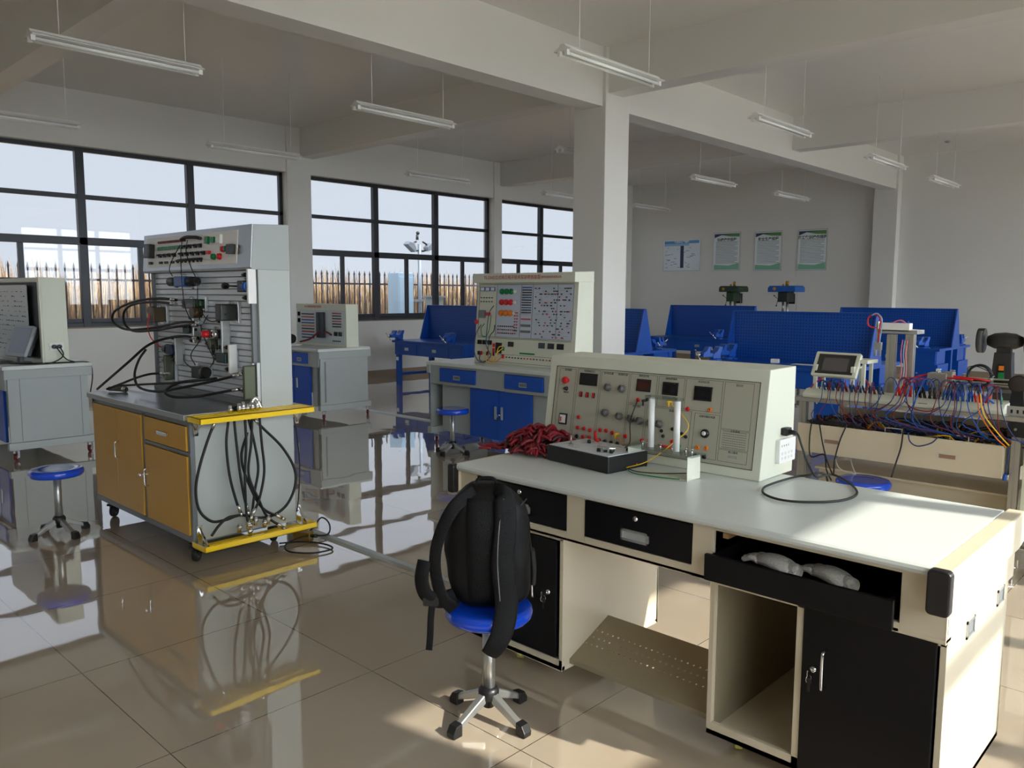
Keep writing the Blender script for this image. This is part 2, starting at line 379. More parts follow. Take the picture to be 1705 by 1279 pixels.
# ---------------- outside ----------------
M_SOIL = mat('dry_soil', (112, 96, 78), 0.9, noise=0.25, nscale=1.5)
o = obj('ground', MB().box(-120, XW-0.35, -60, 90, -0.3, -0.2), M_SOIL); o['kind'] = 'structure'
o = obj('ground', MB().box(XR+0.35, 90, -60, 90, -0.3, -0.2), mat('pale_concrete', (150, 148, 142), 0.8, noise=0.1)); o['kind'] = 'structure'
M_REED = mat('dry_reeds', (122, 96, 66), 0.8, noise=0.4, nscale=2.0)
rb = MB(); rr = random.Random(3)
for i in range(15000):
    x = -17.5 - 9*rr.random()**1.6; y = 0 + 34*rr.random(); h = 1.55 + 0.75*rr.random() + 0.15*math.sin(y*1.7) - max(0, (-x-22))*0.03
    a = rr.random()*PI; dx, dy = 0.022*math.cos(a), 0.022*math.sin(a); lx, ly = rr.uniform(-.22, .22), rr.uniform(-.22, .22)
    z0 = -0.25
    rb.add([(x-dx, y-dy, z0), (x+dx, y+dy, z0), (x+dx*.9+lx*.4, y+dy*.9+ly*.4, h*.6), (x-dx*.9+lx*.4, y-dy*.9+ly*.4, h*.6), (x+lx, y+ly, h)], [(0, 1, 2, 3), (3, 2, 4)], rr.choice((0, 0, 1, 2)))
tag(obj('dry_reeds', rb, [M_REED, mat('pale_reeds', (150, 128, 98), 0.8, noise=0.3), mat('brown_reeds', (92, 66, 50), 0.8, noise=0.3)]), 'golden dry reeds growing beyond the iron fence outside', 'reeds', kind='stuff')
M_IRON = mat('black_iron', (38, 32, 36), 0.5, 0.3)
def fence(y0, lab):
    t = thing('iron_fence', lab, 'fence', (-16.0, y0, -0.2), group='iron fence panels outside the windows')
    L = 2.7
    obj('rail', MB().box(-.02, .02, 0, L, 2.02, 2.06), M_IRON, t); obj('rail', MB().box(-.02, .02, 0, L, 0.25, 0.29), M_IRON, t)
    for k in range(18):
        y = 0.075+0.15*k
        obj('bar', MB().box(-.011, .011, y-.011, y+.011, 0.05, 2.25).add([(-.018, y-.018, 2.25), (.018, y-.018, 2.25), (.018, y+.018, 2.25), (-.018, y+.018, 2.25), (0, y, 2.36)], [(0, 1, 4), (1, 2, 4), (2, 3, 4), (3, 0, 4), (3, 2, 1, 0)]), M_IRON, t)
places = ['behind the left bench', 'seen left of the yellow bench', 'behind the raised hoses of the yellow bench', 'hidden mostly behind the yellow bench tower', 'left of the lamp post', 'right beside the pale control cabinet', 'right of the lamp post', 'in the third window', 'in the third window by the column', 'farthest along the third window']
for k in range(10): fence(2.0+2.7*k, 'spiked black iron fence panel outside, '+places[k])
t = thing('surveillance_lamp_post', 'grey lamp post with two floodlight heads standing outside the middle window', 'lamp post', (-15.2, 12.72, -0.2))
M_POST = mat('galvanised_post', (150, 156, 164), 0.4, 0.4)
obj('pole', MB().cyl((0, 0, 0), (0, 0, 3.0), 0.045, n=14).box(-.12, .12, -.12, .12, 0, .03), M_POST, t)
for s_ in (-1, 1):
    obj('arm', MB().tube([(0, 0, 2.86), (0, s_*.12, 2.84), (0, s_*.24, 2.90), (0, s_*.22, 3.0), (0, s_*.1, 3.06)], 0.022, n=8), M_GUN, t)
    hd = MB(Matrix.Translation((0.02, s_*.30, 2.95)) @ Matrix.Rotation(s_*0.5, 4, 'X')); hd.prism([(-.15, -.05), (.15, -.09), (.15, .0), (.02, .09), (-.12, .05)], 'x', -.09, .09)
    obj('floodlight', hd, M_POST, t, 0.01)
obj('sensor', MB().cyl((0, -.07, 3.1), (0, -.07, 3.22), .035, .03, n=10).sph((0, -.05, 3.26), .045), M_GUN, t)
obj('cross_bracket', MB().box(-.05, .05, -.2, .1, 1.62, 1.68), M_POST, t)
t = thing('control_cabinet', 'tall pale blue control cabinet outside, left of the lamp post', 'cabinet', (-15.2, 12.1, -0.2))
obj('body', MB().box(-.2, .2, -.2, .26, 0, 2.3), mat('pale_blue_panel', (176, 200, 218), 0.4), t, 0.01)
obj('door', MB().box(.2, .215, -.17, .23, .1, 2.2), mat('pale_blue_panel', (176, 200, 218), 0.4), t, 0.004)
t = thing('junction_box', 'low grey junction box outside at the foot of the lamp post', 'cabinet', (-14.7, 12.75, -0.2))
obj('body', MB().box(-.12, .12, -.18, .18, 0.6, 1.72), M_GREYL, t, 0.01)
obj('lid', MB().box(-.16, .16, -.24, .24, 1.72, 1.76), M_POST, t, 0.005)
obj('stand', MB().box(-.1, .1, -.15, .15, 0, .6), M_POST, t)

for u_, v_, lab in ((1317, 100, 'small grey ceiling sensor behind the first right cross beam'), (1578, 235, 'small grey ceiling sensor beyond the second right cross beam')):
    p = at(u_, v_, z=ZC); tag(obj('ceiling_sensor', MB().lathe([(0, -.03), (.035, -.03), (.05, -.012), (.055, 0)], (p.x, p.y, ZC-.001), 18), M_GREYL), lab, 'sensor')
# ---------------- casters and stools ----------------
def caster(parent, x, y, r=0.045, tyre=None, brake=False, rz=0.4, metal=None, h=None):
    """swivel caster standing on z=0, top plate at 2r+0.03"""
    M = Matrix.Translation((x, y, 0)) @ Matrix.Rotation(rz, 4, 'Z'); h = h or 2*r+0.03; w_ = 0.014
    c = obj('caster', MB(M).box(-.03, .03, -.03, .03, h-.006, h).box(-w_-.008, -w_-.004, -.02, .02, r*.8, h-.006).box(w_+.004, w_+.008, -.02, .02, r*.8, h-.006).cyl((-w_-.01, 0, r), (w_+.01, 0, r), .007, n=8), metal or M_CHR, parent)
    obj('wheel', MB(M).lathe([(r*.45, -w_), (r*.92, -w_), (r, -w_*.5), (r, w_*.5), (r*.92, w_), (r*.45, w_)], (0, 0, r), 20, d=(1, 0, 0)), tyre or M_RUB, c)
    obj('hub', MB(M).cyl((-w_*.9, 0, r), (w_*.9, 0, r), r*.5, n=14), M_WHITE if tyre else M_GREYD, c)
    if brake: obj('brake', MB(M).box(-.02, .02, -.06, -.01, h-.03, h-.014), M_RED if tyre else M_BLKP, c, 0.003)
    return c
def make_stool(x, y, label, rz=0.0, hs=0.43, chrome=False):
    t = thing('swivel_stool', label, 'stool', (x, y, 0), rz, 'round blue lab stools')
    R = 0.165
    obj('seat', MB().lathe([(0, .018), (R*.55, .017), (R*.86, .022), (R*.95, .018), (R, .004), (R*.99, -.016), (R*.94, -.028), (R*.8, -.03), (0, -.03)], (0, 0, hs), 44), M_SEAT, t)
    obj('post', MB().cyl((0, 0, .1), (0, 0, hs-.02), .024, n=24).cyl((0, 0, hs-.045), (0, 0, hs-.02), .05, n=20), M_ALU, t)
    obj('hub', MB().lathe([(.0, -.035), (.02, -.035), (.024, -.01), (.038, 0), (.04, .03), (.03, .045), (0, .045)], (0, 0, .085), 20), M_BLKP, t)
    for k in range(4):
        a = PI/4 + k*PI/2; M = Matrix.Rotation(a, 4, 'Z')
        obj('leg', MB(M).add([(.03, -.017, .075), (.03, .017, .075), (.03, .014, .112), (.03, -.014, .112), (.165, -.014, .018), (.165, .014, .018), (.165, .012, .042), (.165, -.012, .042)], [(0,1,2,3),(4,7,6,5),(0,4,5,1),(1,5,6,2),(2,6,7,3),(3,7,4,0)]), M_ALU, t, 0.004)
        obj('foot_cap', MB(M).prism([(.155, 0.0), (.198, 0.0), (.2, .02), (.185, .045), (.155, .05)], 'y', -.02, .02), M_CHR if (chrome and k == chrome-1) else M_BLKP, t, 0.004)
    return t
make_stool(-5.77, 1.71, 'blue round stool standing alone left of the yellow hydraulic bench', 1.015)
make_stool(-5.96, 5.40, 'blue round stool in front of the blue doors of the middle electronics bench', 1.0, 0.44)
make_stool(-2.06, 2.045, 'blue round stool carrying the black backpack before the front desk', 0.80, 0.43)
make_stool(-1.83, 5.15, 'blue round stool mostly hidden behind the far edge of the front desk', 0.3)

# ---------------- front desk ----------------
def pull(parent, M, w_=.1, h=.042, m=None, name='handle', dark=None):
    """flush rectangular recessed pull on plane M (x right, y up, z out)"""
    mb = MB(M).box(-w_/2, w_/2, -h/2, -h/2+.008, 0, .004).box(-w_/2, w_/2, h/2-.008, h/2, 0, .004).box(-w_/2, -w_/2+.008, -h/2, h/2, 0, .004).box(w_/2-.008, w_/2, -h/2, h/2, 0, .004)
    mb.box(-w_/2+.008, w_/2-.008, -h/2+.008, h/2-.008, -.0, .0008, 1)
    return obj(name, mb, [m or M_ALU, dark or M_GREYD], parent)
def lock(parent, M, key=False):
    l = obj('lock', MB(M).lathe([(0, .006), (.006, .006), (.009, .004), (.011, 0)], (0, 0, 0), 18), M_CHR, parent)
    if key:
        obj('key', MB(M).box(-.0012, .0012, -.007, .007, .006, .026).rbox((0, 0, .032), (.003, .022, .02), .006, axis='x'), M_CHR, l)
        obj('key_ring', MB(M).lathe([(.012, -.001), (.0135, 0), (.012, .001), (.0105, 0), (.012, -.001)], (0, -.02, .03), 16, d=(1, 0, .3)), M_CHR, l)
        obj('spare_key', MB(M).box(-.004, .004, -.062, -.032, .028, .0295).rbox((0, -.028, .029), (.018, .016, .004), .005), M_BLKP, l)
    return l
def bow(parent, M, L=.12, r=.005, out=.03, m=None):
    return obj('handle', MB(M).tube([(0, -L/2, 0), (0, -L/2+.002, out*.75), (0, -L/2+.02, out), (0, L/2-.02, out), (0, L/2-.002, out*.75), (0, L/2, 0)], r, n=10, k=5), m or M_CHR, parent)

DX0, DX1, DY0, DY1, DZ = -2.625, -0.605, 2.378, 3.226, 0.85
desk = thing('lab_desk', 'large cream lab desk with black drawers and doors in the right foreground', 'desk', (DX0, DY0, 0))
DW, DD = DX1-DX0, DY1-DY0
mb = MB().box(.02, DW-.05, .013, DD-.01, DZ-.028, DZ)
obj('desktop', mb, M_TOP, desk, 0.002)
pro = [(0.016, DZ-.03), (.004, DZ-.024), (0, DZ-.014), (.004, DZ-.005), (.013, DZ), (.014, DZ), (.014, DZ-.03)]
obj('front_edge', MB().prism(pro, 'x', .02, DW-.045), M_TOP, desk)
obj('side_rail', MB().prism([(0.01, DZ-.125), (0.004, DZ-.02), (0.016, DZ-.004), (DD+.04, DZ-.002), (DD+.05, DZ-.02), (DD+.05, DZ-.11), (DD-.02, DZ-.125)], 'x', DW-.05, DW+.008), M_BEIGE, desk, 0.006)
obj('side_rail', MB().prism([(0.01, DZ-.125), (0.004, DZ-.02), (0.016, DZ-.004), (DD+.03, DZ-.002), (DD+.03, DZ-.1), (DD-.02, DZ-.125)], 'x', -.012, .02), M_BEIGE, desk, 0.006)
for x0, x1 in ((-.016, .024), (DW-.05, DW+.012)):
    obj('corner_cap', MB().rbox(((x0+x1)/2, -.002, DZ-.064), (x1-x0, .036, .13), .014, axis='y'), M_BLKP, desk, 0.006)
ZA = 0.627   # underside of apron
F = 0.033    # apron front plane
apr = MB()
Dx = lambda X: X-DX0
ops = [(Dx(-2.50), Dx(-1.99), .664, .812), (Dx(-1.90), Dx(-1.423), .664, .812), (Dx(-1.343), Dx(-.735), .656, .806)]
xs = [0.0] + [t for o_ in ops for t in o_[:2]] + [DW-.004]
for i in range(0, len(xs), 2): apr.box(xs[i], xs[i+1], F, F+.018, ZA, DZ-.028)
for a, b, z0, z1 in ops: apr.box(a, b, F, F+.018, ZA, z0).box(a, b, F, F+.018, z1, DZ-.028)
apr.box(0.0, DW-.004, F, F+.05, ZA, ZA+.012)
apr.box(0.0, .012, F+.01, DD-.03, ZA, DZ-.028).box(DW-.016, DW-.004, F+.01, DD-.03, ZA, DZ-.028).box(0.01, DW-.01, DD-.06, DD-.045, ZA, DZ-.028)
apr.box(.012, DW-.016, F+.05, DD-.06, ZA, ZA+.01)
obj('apron', apr, M_BEIGE, desk, 0.0015)
for a, b, z0, z1 in ops[:2]:
    d = obj('drawer', MB().box(a+.003, b-.003, F-.004, F+.014, z0+.003, z1-.003).box(a+.02, b-.02, F+.014, DD-.2, z0+.01, z0+.02), M_BLACK, desk, 0.002)
    cx = (a+b)/2
    pull(d, front(cx+.0, F-.004, .715), .125, .044, M_ALU, dark=M_GREYL); lock(d, front(cx, F-.004, .782))
a, b, z0, z1 = ops[2]
d = obj('drawer', MB().box(a-.004, b-.004, F-.05, F-.034, z0-.012, z0+.078).box(a+.01, b-.02, F-.034, DD-.2, z0+.004, z0+.012).box(a+.01, a+.014, F-.034, DD-.2, z0+.01, z0+.075).box(b-.024, b-.02, F-.034, DD-.2, z0+.01, z0+.075), M_BLACK, desk, 0.004)
obj('runner', MB().box(a+.02, a+.04, F+.03, DD-.22, z1-.03, z1-.012), mat('raw_wood', (190, 150, 100), 0.6), desk)
obj('drawer_liner', MB().box(a, b, DD-.2, DD-.19, ZA+.01, DZ-.03), M_BLACK, desk)
# pedestals
PB = .065; PF = .05
def shell(nm, x0, x1, open_from=None):
    mb = MB().box(x0, x0+.018, PF, DD-.1, PB, ZA).box(x1-.018, x1, PF, DD-.1, PB, ZA).box(x0, x1, PF, DD-.1, PB, PB+.02).box(x0, x1, DD-.112, DD-.1, PB, ZA).box(x0, x1, PF, PF+.018, ZA-.015, ZA).box(x0, x1, PF, PF+.018, PB, PB+.045)
    return mb
LX0, LX1 = 0.01, Dx(-2.02)
obj('left_pedestal', shell('l', LX0, LX1), M_BEIGE, desk, 0.0015)
dr = obj('door', MB().box(LX0+.03, LX1-.032, PF-.006, PF+.012, PB+.05, ZA-.018), M_BLACK, desk, 0.003)
bow(dr, front(Dx(-2.155), PF-.006, .41), .115); lock(dr, front(Dx(-2.095), PF-.006, .385), True)
RX0, RXM, RX1 = Dx(-1.357), Dx(-1.035), DW-.004
mb = shell('r', RX0, RX1).box(RXM-.012, RXM+.012, PF, DD-.115, PB, ZA)
obj('right_pedestal', mb, M_BEIGE, desk, 0.0015)
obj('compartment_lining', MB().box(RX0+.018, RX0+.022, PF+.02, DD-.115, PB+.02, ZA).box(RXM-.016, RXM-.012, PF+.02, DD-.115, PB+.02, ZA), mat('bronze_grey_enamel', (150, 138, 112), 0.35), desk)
vb = MB()
for k in range(7): vb.box(RXM-.075+.008*k, RXM-.071+.008*k, DD-.1135, DD-.112, .3, .345)
obj('lit_vent_slots', vb, M_WHITE, desk)  # white bars: light shining through the back slits, painted as colour
obj('back_post', MB().box(RX0+.13, RX0+.15, DD-.2, DD-.113, PB, ZA), M_BEIGE, desk)
dr = obj('door', MB().box(RXM+.012, RX1-.024, PF-.006, PF+.012, PB-.03, ZA-.004), M_BLACK, desk, 0.003)
bow(dr, front(Dx(-.945), PF-.006, .44), .125); lock(dr, front(Dx(-.985), PF-.006, .425), True)
for yy in (2.66, 3.02):
    pull(desk, Matrix.Translation((DW-.004, yy-DY0, .605)) @ Matrix.Rotation(PI/2, 4, 'Z') @ Matrix.Rotation(PI/2, 4, 'X'), .085, .055, M_ALU, 'side_pull')
# perforated footrest, sloping up and away from the sitter
fr = MB(); X0, X1 = LX1, RX0; y0_, z0_, y1_, z1_ = .10, .105, .36, .215
e = Vector((0, y1_-y0_, z1_-z0_)); nrm = Vector((0, -e.z, e.y)).normalized()
nx_, ny_ = 24, 3; cell = (X1-X0)/nx_; rows = [.0, .22, .30, .42, .50, .62, .70, 1.0]
def fpt(x, t, k=0): p = Vector((x, y0_, z0_)) + e*t + nrm*k; return tuple(p)
hr = .0042
for (ta, tb, hole) in ((0, .30, 0), (.30, .44, 1), (.44, .58, 1), (.58, .72, 1), (.72, 1, 0)):
    if not hole:
        fr.add([fpt(X0, ta), fpt(X1, ta), fpt(X1, tb), fpt(X0, tb), fpt(X0, ta, -.002), fpt(X1, ta, -.002), fpt(X1, tb, -.002), fpt(X0, tb, -.002)], [(0,1,2,3),(7,6,5,4),(0,4,5,1),(2,6,7,3)])
        continue
    tm = (ta+tb)/2; rt = hr/e.length
    for i in range(nx_):
        a0 = X0+cell*i; b0 = a0+cell; cx = (a0+b0)/2 + (0.25*cell if ta == .44 else -0.1*cell); vs = []; N = 12
        for j in range(N):
            th = 2*PI*j/N + PI/4; vs.append(fpt(cx+hr*math.cos(th), tm+rt*math.sin(th)))
        sq = [fpt(b0, tb), fpt(a0, tb), fpt(a0, ta), fpt(b0, ta)]; vs += sq
        fs = []
        for q in range(4):
            c_ = N+q; nx2 = N+(q+1) % 4
            for j in range(3): fs.append((q*3+j, (q*3+j+1) % N, c_) )
            fs.append(((q*3+3) % N, nx2, c_))
        fr.add(vs, fs)
fr.box(X0, X1, y0_-.002, y0_, z0_-.02, z0_)
obj('footrest', fr, mat('bronze_grey_enamel', (150, 138, 112), 0.35), desk)
M_YTYRE = mat('yellow_tyre', (205, 200, 110), 0.4)
for x, y in ((.30, .13), (.07, DD-.2), (LX1-.08, DD-.2), (RX0+.08, .14), (DW-.1, .14), (RX0+.08, DD-.2), (DW-.1, DD-.2)):
    c = caster(desk, x, y, .024, M_YTYRE, False, .5, None, PB-.001)
obj('caster_mount', MB().box(.26, .34, .09, .17, PB-.0015, PB), M_CHR, desk)

# gloves in the open drawer
M_GLOVE = mat('white_cotton', (232, 226, 214), 0.9, bump=0.5, bscale=120)
def glove(x, y, rz, label):
    t = thing('work_glove', label, 'glove', (x, y, 0.685), rz, 'cotton work gloves in the drawer')
    pb = MB()
    pb.tube([(-.075, 0, .012), (-.06, 0, .02), (-.02, 0, .028), (.03, 0, .026), (.06, 0, .018)], lambda s_: .026+.016*math.sin(PI*min(1, s_*.9+.1)), n=14, flat=.62, up=(0, 0, 1), k=6)
    obj('palm', pb, M_GLOVE, t)
    for k, (yy, L) in enumerate(((-.03, .05), (-.011, .062), (.009, .06), (.028, .05))):
        obj('finger', MB().tube([(.045, yy*.8, .02), (.07, yy, .026), (.045+L, yy*1.1, .016), (.045+L+.01, yy*1.1, .012)], lambda s_: .0115*(1-.25*s_), n=10), M_GLOVE, t)
    obj('thumb', MB().tube([(.0, -.035, .018), (.025, -.058, .022), (.05, -.06, .016)], lambda s_: .0125*(1-.25*s_), n=10), M_GLOVE, t)
    obj('cuff', MB().lathe([(.022, 0), (.026, .004), (.025, .02), (.024, .03)], (-.07, 0, .02), 16, d=(-1, 0, 0)), M_GLOVE, t)
    return t
glove(-1.17, 2.51, 2.9, 'white cotton work glove lying left in the open desk drawer')
glove(-0.985, 2.52, 2.75, 'rumpled white cotton glove lying right in the open desk drawer')

# ---------------- console on the front desk ----------------
KX0, KX1, KY0, KY1, KZ = -2.645, -1.477, 3.006, 3.307, 0.45
con = thing('training_console', 'pale green instrument console with knobs and red jacks standing on the front desk', 'console', (KX0, KY0, 0.851))
KW = KX1-KX0; TL = .065/KZ
tl = math.atan(TL)
sp = [(0, 0), (.065, KZ), (KY1-KY0, KZ+.003), (KY1-KY0, 0)]
obj('housing', MB().prism(sp, 'x', 0, KW), M_CONS, con, 0.003)
K = lambda x, h, o_=0.0: front(x, h*TL - o_, h, tl)   # a point of the slanted face, h up
def face(x, h, z=0.0):
    return Matrix.Translation((x, h*TL, h)) @ Matrix.Rotation(PI/2-tl, 4, 'X') @ Matrix.Translation((0, 0, z))
fx0, fx1, fh0, fh1 = .045, KW-.035, .04, .402
pb = MB(face(0, 0)).box(fx0, fx1, fh0, fh1, 0, .0015)
obj('face_panel', pb, M_PANEL, con)
gb = MB(face(0, 0)); g = .0012
for x0, x1, y0, y1 in ((fx0, fx1, fh0, fh0+2*g), (fx0, fx1, fh1-2*g, fh1), (fx0, fx0+2*g, fh0, fh1), (fx1-2*g, fx1, fh0, fh1)): gb.box(x0, x1, y0, y1, .0015, .003)
obj('panel_seam', gb, M_TEXT, con)
lb = MB(face(0, 0))
def rect(x0, x1, y0, y1):
    for q in ((x0, x1, y0, y0+g), (x0, x1, y1-g, y1), (x0, x0+g, y0, y1), (x1-g, x1, y0, y1)): lb.box(*q, .0015, .0019)
px = lambda u: fx0 + (fx1-fx0)*u
py = lambda v: fh0 + (fh1-fh0)*v
for r_ in ((.02, .115, .02, .97), (.125, .25, .02, .98), (.258, .405, .02, .97), (.412, .545, .60, .975), (.412, .50, .02, .585), (.508, .72, .02, .585), (.553, .675, .60, .975), (.682, .845, .60, .975), (.735, .845, .05, .575), (.853, .975, .43, .975), (.853, .975, .20, .42), (.853, .975, .05, .19)):
    rect(px(r_[0]), px(r_[1]), py(r_[2]), py(r_[3]))
for k in range(8):   # operating notes, print on the panel
    for j in range(14): lb.box(px(.865)+j*.0078, px(.865)+j*.0078+.005, py(.40)-k*.0095, py(.40)-k*.0095+.0022, .0015, .0018)
obj('printed_lines', lb, M_TEXT, con)
def ktext(s_, u, v, sz=.011): return lettering('caption', s_, sz, face(px(u), py(v), .0018), M_TEXT, con)
for s_, u, v in (('急停按钮', .068, .94), ('转速测量显示', .19, .945), ('信号发生器', .295, .94), ('直流稳压源', .37, .94), ('频率显示仪', .478, .945), ('频率/转速表', .612, .94), ('直流电压表', .76, .935), ('指示灯', .915, .93), ('温度控制', .455, .56), ('差动放大器', .64, .555), ('运放及稳压电源', .79, .535), ('注意事项', .915, .405), ('串口通讯', .915, .165), ('保险丝', .068, .64), ('电源总开关', .066, .07)):
    ktext(s_, u, v)
def display(x, v, w_=.075, h=.055, m=M_SCR, glow=None):
    d = obj('display', MB(face(px(x), py(v))).box(-w_/2, w_/2, -h/2, h/2, .0015, .008), M_BLKP, con, 0.001)
    obj('screen', MB(face(px(x), py(v))).box(-w_/2+.006, w_/2-.006, -h/2+.008, h/2-.008, .008, .0086), glow or m, d)
    return d
display(.19, .84, .105, .058); display(.482, .83, .075, .056, glow=mat('dim_red_display', (70, 26, 16), 0.2)); display(.612, .82, .078, .058); display(.763, .80, .085, .062)
def knob(x, v, r=.017, m=M_KNOB, parent=None, base=True):
    k_ = obj('knob', MB(face(px(x), py(v))).lathe([(0, .026), (r*.7, .026), (r*.8, .022), (r, .012), (r*1.08, .004), (r*1.08, .0015)], (0, 0, 0), 22).box(-.002, .002, 0, r*.95, .012, .0275, 1), [m, M_TEXT], con)
    sc = MB(face(px(x), py(v)))
    for q in range(-2, 9):
        a_ = -PI/6+q*PI/6; sc.box(math.cos(a_)*r*1.4-.001, math.cos(a_)*r*1.4+.001, math.sin(a_)*r*1.4-.001, math.sin(a_)*r*1.4+.001, .0015, .002)
    obj('scale', sc, M_TEXT, k_); return k_
for x, v in ((.30, .76), (.375, .76), (.30, .43), (.375, .41), (.435, .40), (.48, .385), (.535, .38), (.578, .38)): knob(x, v)
obj('selector_knob', MB(face(px(.79), py(.34))).lathe([(0, .018), (.009, .018), (.0095, .006)], (0, 0, 0), 20).lathe([(.0095, .014), (.0175, .013), (.019, .003), (.019, .0015)], (0, 0, 0), 22, 1), [M_WHITE, M_BLKP], con)
obj('emergency_button', MB(face(px(.068), py(.80))).lathe([(0, .03), (.012, .029), (.017, .024), (.018, .018), (.012, .012), (.012, .0015)], (0, 0, 0), 24), M_RED, con)
obj('fuse_holder', MB(face(px(.068), py(.69))).lathe([(0, .018), (.007, .018), (.0085, .004), (.011, .0015)], (0, 0, 0), 16), M_BLKP, con)
d = obj('main_switch', MB(face(px(.068), py(.28))).box(-.024, .024, -.027, .027, .0015, .008), M_BLKP, con, 0.001)
obj('rocker', MB(face(px(.068), py(.28))).box(-.018, .018, -.02, .02, .008, .011), M_WHITE, d, 0.002)
obj('red_mark', MB(face(px(.068), py(.28))).rbox((-.009, -.002, .0115), (.007, .024, .002), .003), M_RED, d)
for x in (.155, .19, .225):
    d = obj('rocker_switch', MB(face(px(x), py(.635))).box(-.0075, .0075, -.0125, .0125, .0015, .006), M_BLKP, con); obj('rocker', MB(face(px(x), py(.635))).box(-.005, .005, -.01, .01, .006, .009), M_RED, d, .001)
def jack(x, v, m, r=.0065, parent=None, name='jack'):
    return obj(name, MB(face(px(x), py(v))).lathe([(.0022, .004), (.003, .009), (r*.8, .009), (r, .006), (r*1.15, .0015)], (0, 0, 0), 16).lathe([(0, .005), (.0028, .005)], (0, 0, 0), 12, 1), [m, M_DARK], con)
for x, v in ((.155, .33), (.155, .19), (.19, .19), (.225, .18), (.19, .08), (.225, .08), (.28, .20), (.312, .205), (.345, .19), (.415, .17), (.50, .15), (.535, .16), (.70, .60), (.645, .19), (.46, .645)): jack(x, v, M_RED, .009)
for x, v in ((.155, .075), (.28, .07), (.312, .065), (.345, .06), (.378, .06), (.505, .66), (.655, .66), (.755, .07), (.795, .07), (.59, .30), (.64, .34), (.66, .30), (.60, .24), (.685, .30), (.705, .27), (.665, .235)): jack(x, v, M_BLKP, .007 if v > .2 else .009)
for x, v in ((.80, .62), (.762, .165), (.80, .17), (.66, .60)): jack(x, v, M_ORG, .009)
for x, v in ((.62, .10), (.68, .15)): jack(x, v, M_GREEN, .007)
obj('serial_socket', MB(face(px(.915), py(.115))).box(-.018, .018, -.005, .005, .0015, .005), M_STL, con, .001)
SM = Matrix.Translation((KW, 0, 0)) @ Matrix.Rotation(PI/2, 4, 'Z') @ Matrix.Rotation(PI/2, 4, 'X')   # +X side: local x = +Y, local y = up
so_ = obj('power_outlet', MB(SM).rbox((.21, .105, .009), (.15, .10, .02), .006), M_WHITE, con, .002)
sb = MB(SM)
for x in (.155, .175, .195, .215): obj('pin_hole', MB(SM).box(x-.002, x+.002, .124, .132, .019, .0196), M_DARK, so_)
for x in (.16, .19, .22, .25):
    for y in (.075, .095): obj('outlet_button', MB(SM).rbox((x, y, .0193), (.014, .012, .0008), .002), mat('pale_grey_print', (205, 205, 205), .5), so_)
obj('plug_inlet', MB(SM).rbox((.20, .185, .004), (.045, .03, .008), .004), M_BLKP, con)
# ---------------- backpack ----------------
M_BAG = mat('black_nylon', (7, 7, 8), 0.6, noise=0.1, nscale=20, bump=0.6, bscale=9, spec=.3)
M_STRAP = mat('black_strap_mesh', (9, 9, 10), 0.7, bump=0.3, bscale=200, spec=.3)
bag = thing('backpack', 'black backpack with loose straps propped on the blue stool at the front desk', 'backpack', (-2.06, 2.055, 0.455), math.radians(43.6)); bag.scale = (.93, .93, .96)
def loft(rings, n=40, e=3.0, wob=0.0, seed=1):
    """rings of (cx, cy, z, a, b): stacked superellipses"""
    mb = MB(); vs = []; r_ = random.Random(seed); ph = [r_.uniform(0, 6) for _ in range(6)]
    for k, (cx, cy, z, a, b) in enumerate(rings):
        for i in range(n):
            t = 2*PI*i/n; c, s_ = math.cos(t), math.sin(t)
            w_ = 1+wob*(math.sin(3*t+ph[0]+z*19)+.6*math.sin(5*t+ph[1]-z*31)+.5*math.sin(z*55+ph[2]+t))
            vs.append((cx+a*math.copysign(abs(c)**(2/e), c)*w_, cy+b*math.copysign(abs(s_)**(2/e), s_)*w_, z))
    m = len(rings); fs = [(j*n+i, j*n+(i+1) % n, (j+1)*n+(i+1) % n, (j+1)*n+i) for j in range(m-1) for i in range(n)]
    fs += [tuple(range(n))[::-1], tuple(range((m-1)*n, m*n))]
    return mb.add(vs, fs, 0, True)
rg = []
for k in range(25):
    u = k/24; z = .0+.47*u
    a = .145+.027*math.sin(PI*min(1, u*1.1)) - (.0 if u < .72 else .085*((u-.72)/.28)**2.4); b = .09+.032*math.sin(PI*(u*.8+.05)) - (0 if u < .85 else .05*((u-.85)/.15)**2)
    if k == 0: a, b = .11, .07
    if k == 1: a, b = .14, .095
    if k == 24: a, b = .06, .03
    rg.append((.0-.02*u, .02+.01*u, z, a, b))
obj('body', loft(rg, 44, 3.2, .02), M_BAG, bag)
rg = [(.105-.012*u, .04, .04+.36*u, .05*math.sin(PI*(.1+.8*u))**.5, .075*math.sin(PI*(.1+.8*u))**.5) for u in [i/12 for i in range(13)]]
obj('front_pocket', loft(rg, 30, 2.4, .015, 4), M_BAG, bag)
obj('back_pad', MB().tube([(-.02, -.085, .05), (-.025, -.1, .18), (-.03, -.1, .32), (-.03, -.07, .43)], lambda s_: .062, n=18, flat=.35, up=(0, 1, 0)), M_STRAP, bag)
obj('shoulder_strap', MB().tube([(.02, -.05, .455), (.055, -.1, .44), (.06, -.125, .33), (.05, -.14, .20), (.065, -.16, .06), (.05, -.185, -.04), (.02, -.195, -.10), (.0, -.185, -.13)], lambda s_: .034+.012*math.sin(PI*s_) , n=16, flat=.3, up=(-.2, 1, 0)), M_STRAP, bag)
obj('shoulder_strap', MB().tube([(-.06, -.05, .45), (-.14, -.09, .40), (-.20, -.09, .28), (-.215, -.085, .17), (-.19, -.09, .06), (-.14, -.09, .005)], lambda s_: .03-.006*math.sin(PI*s_), n=16, flat=.22, up=(.25, 1, 0)), M_STRAP, bag)
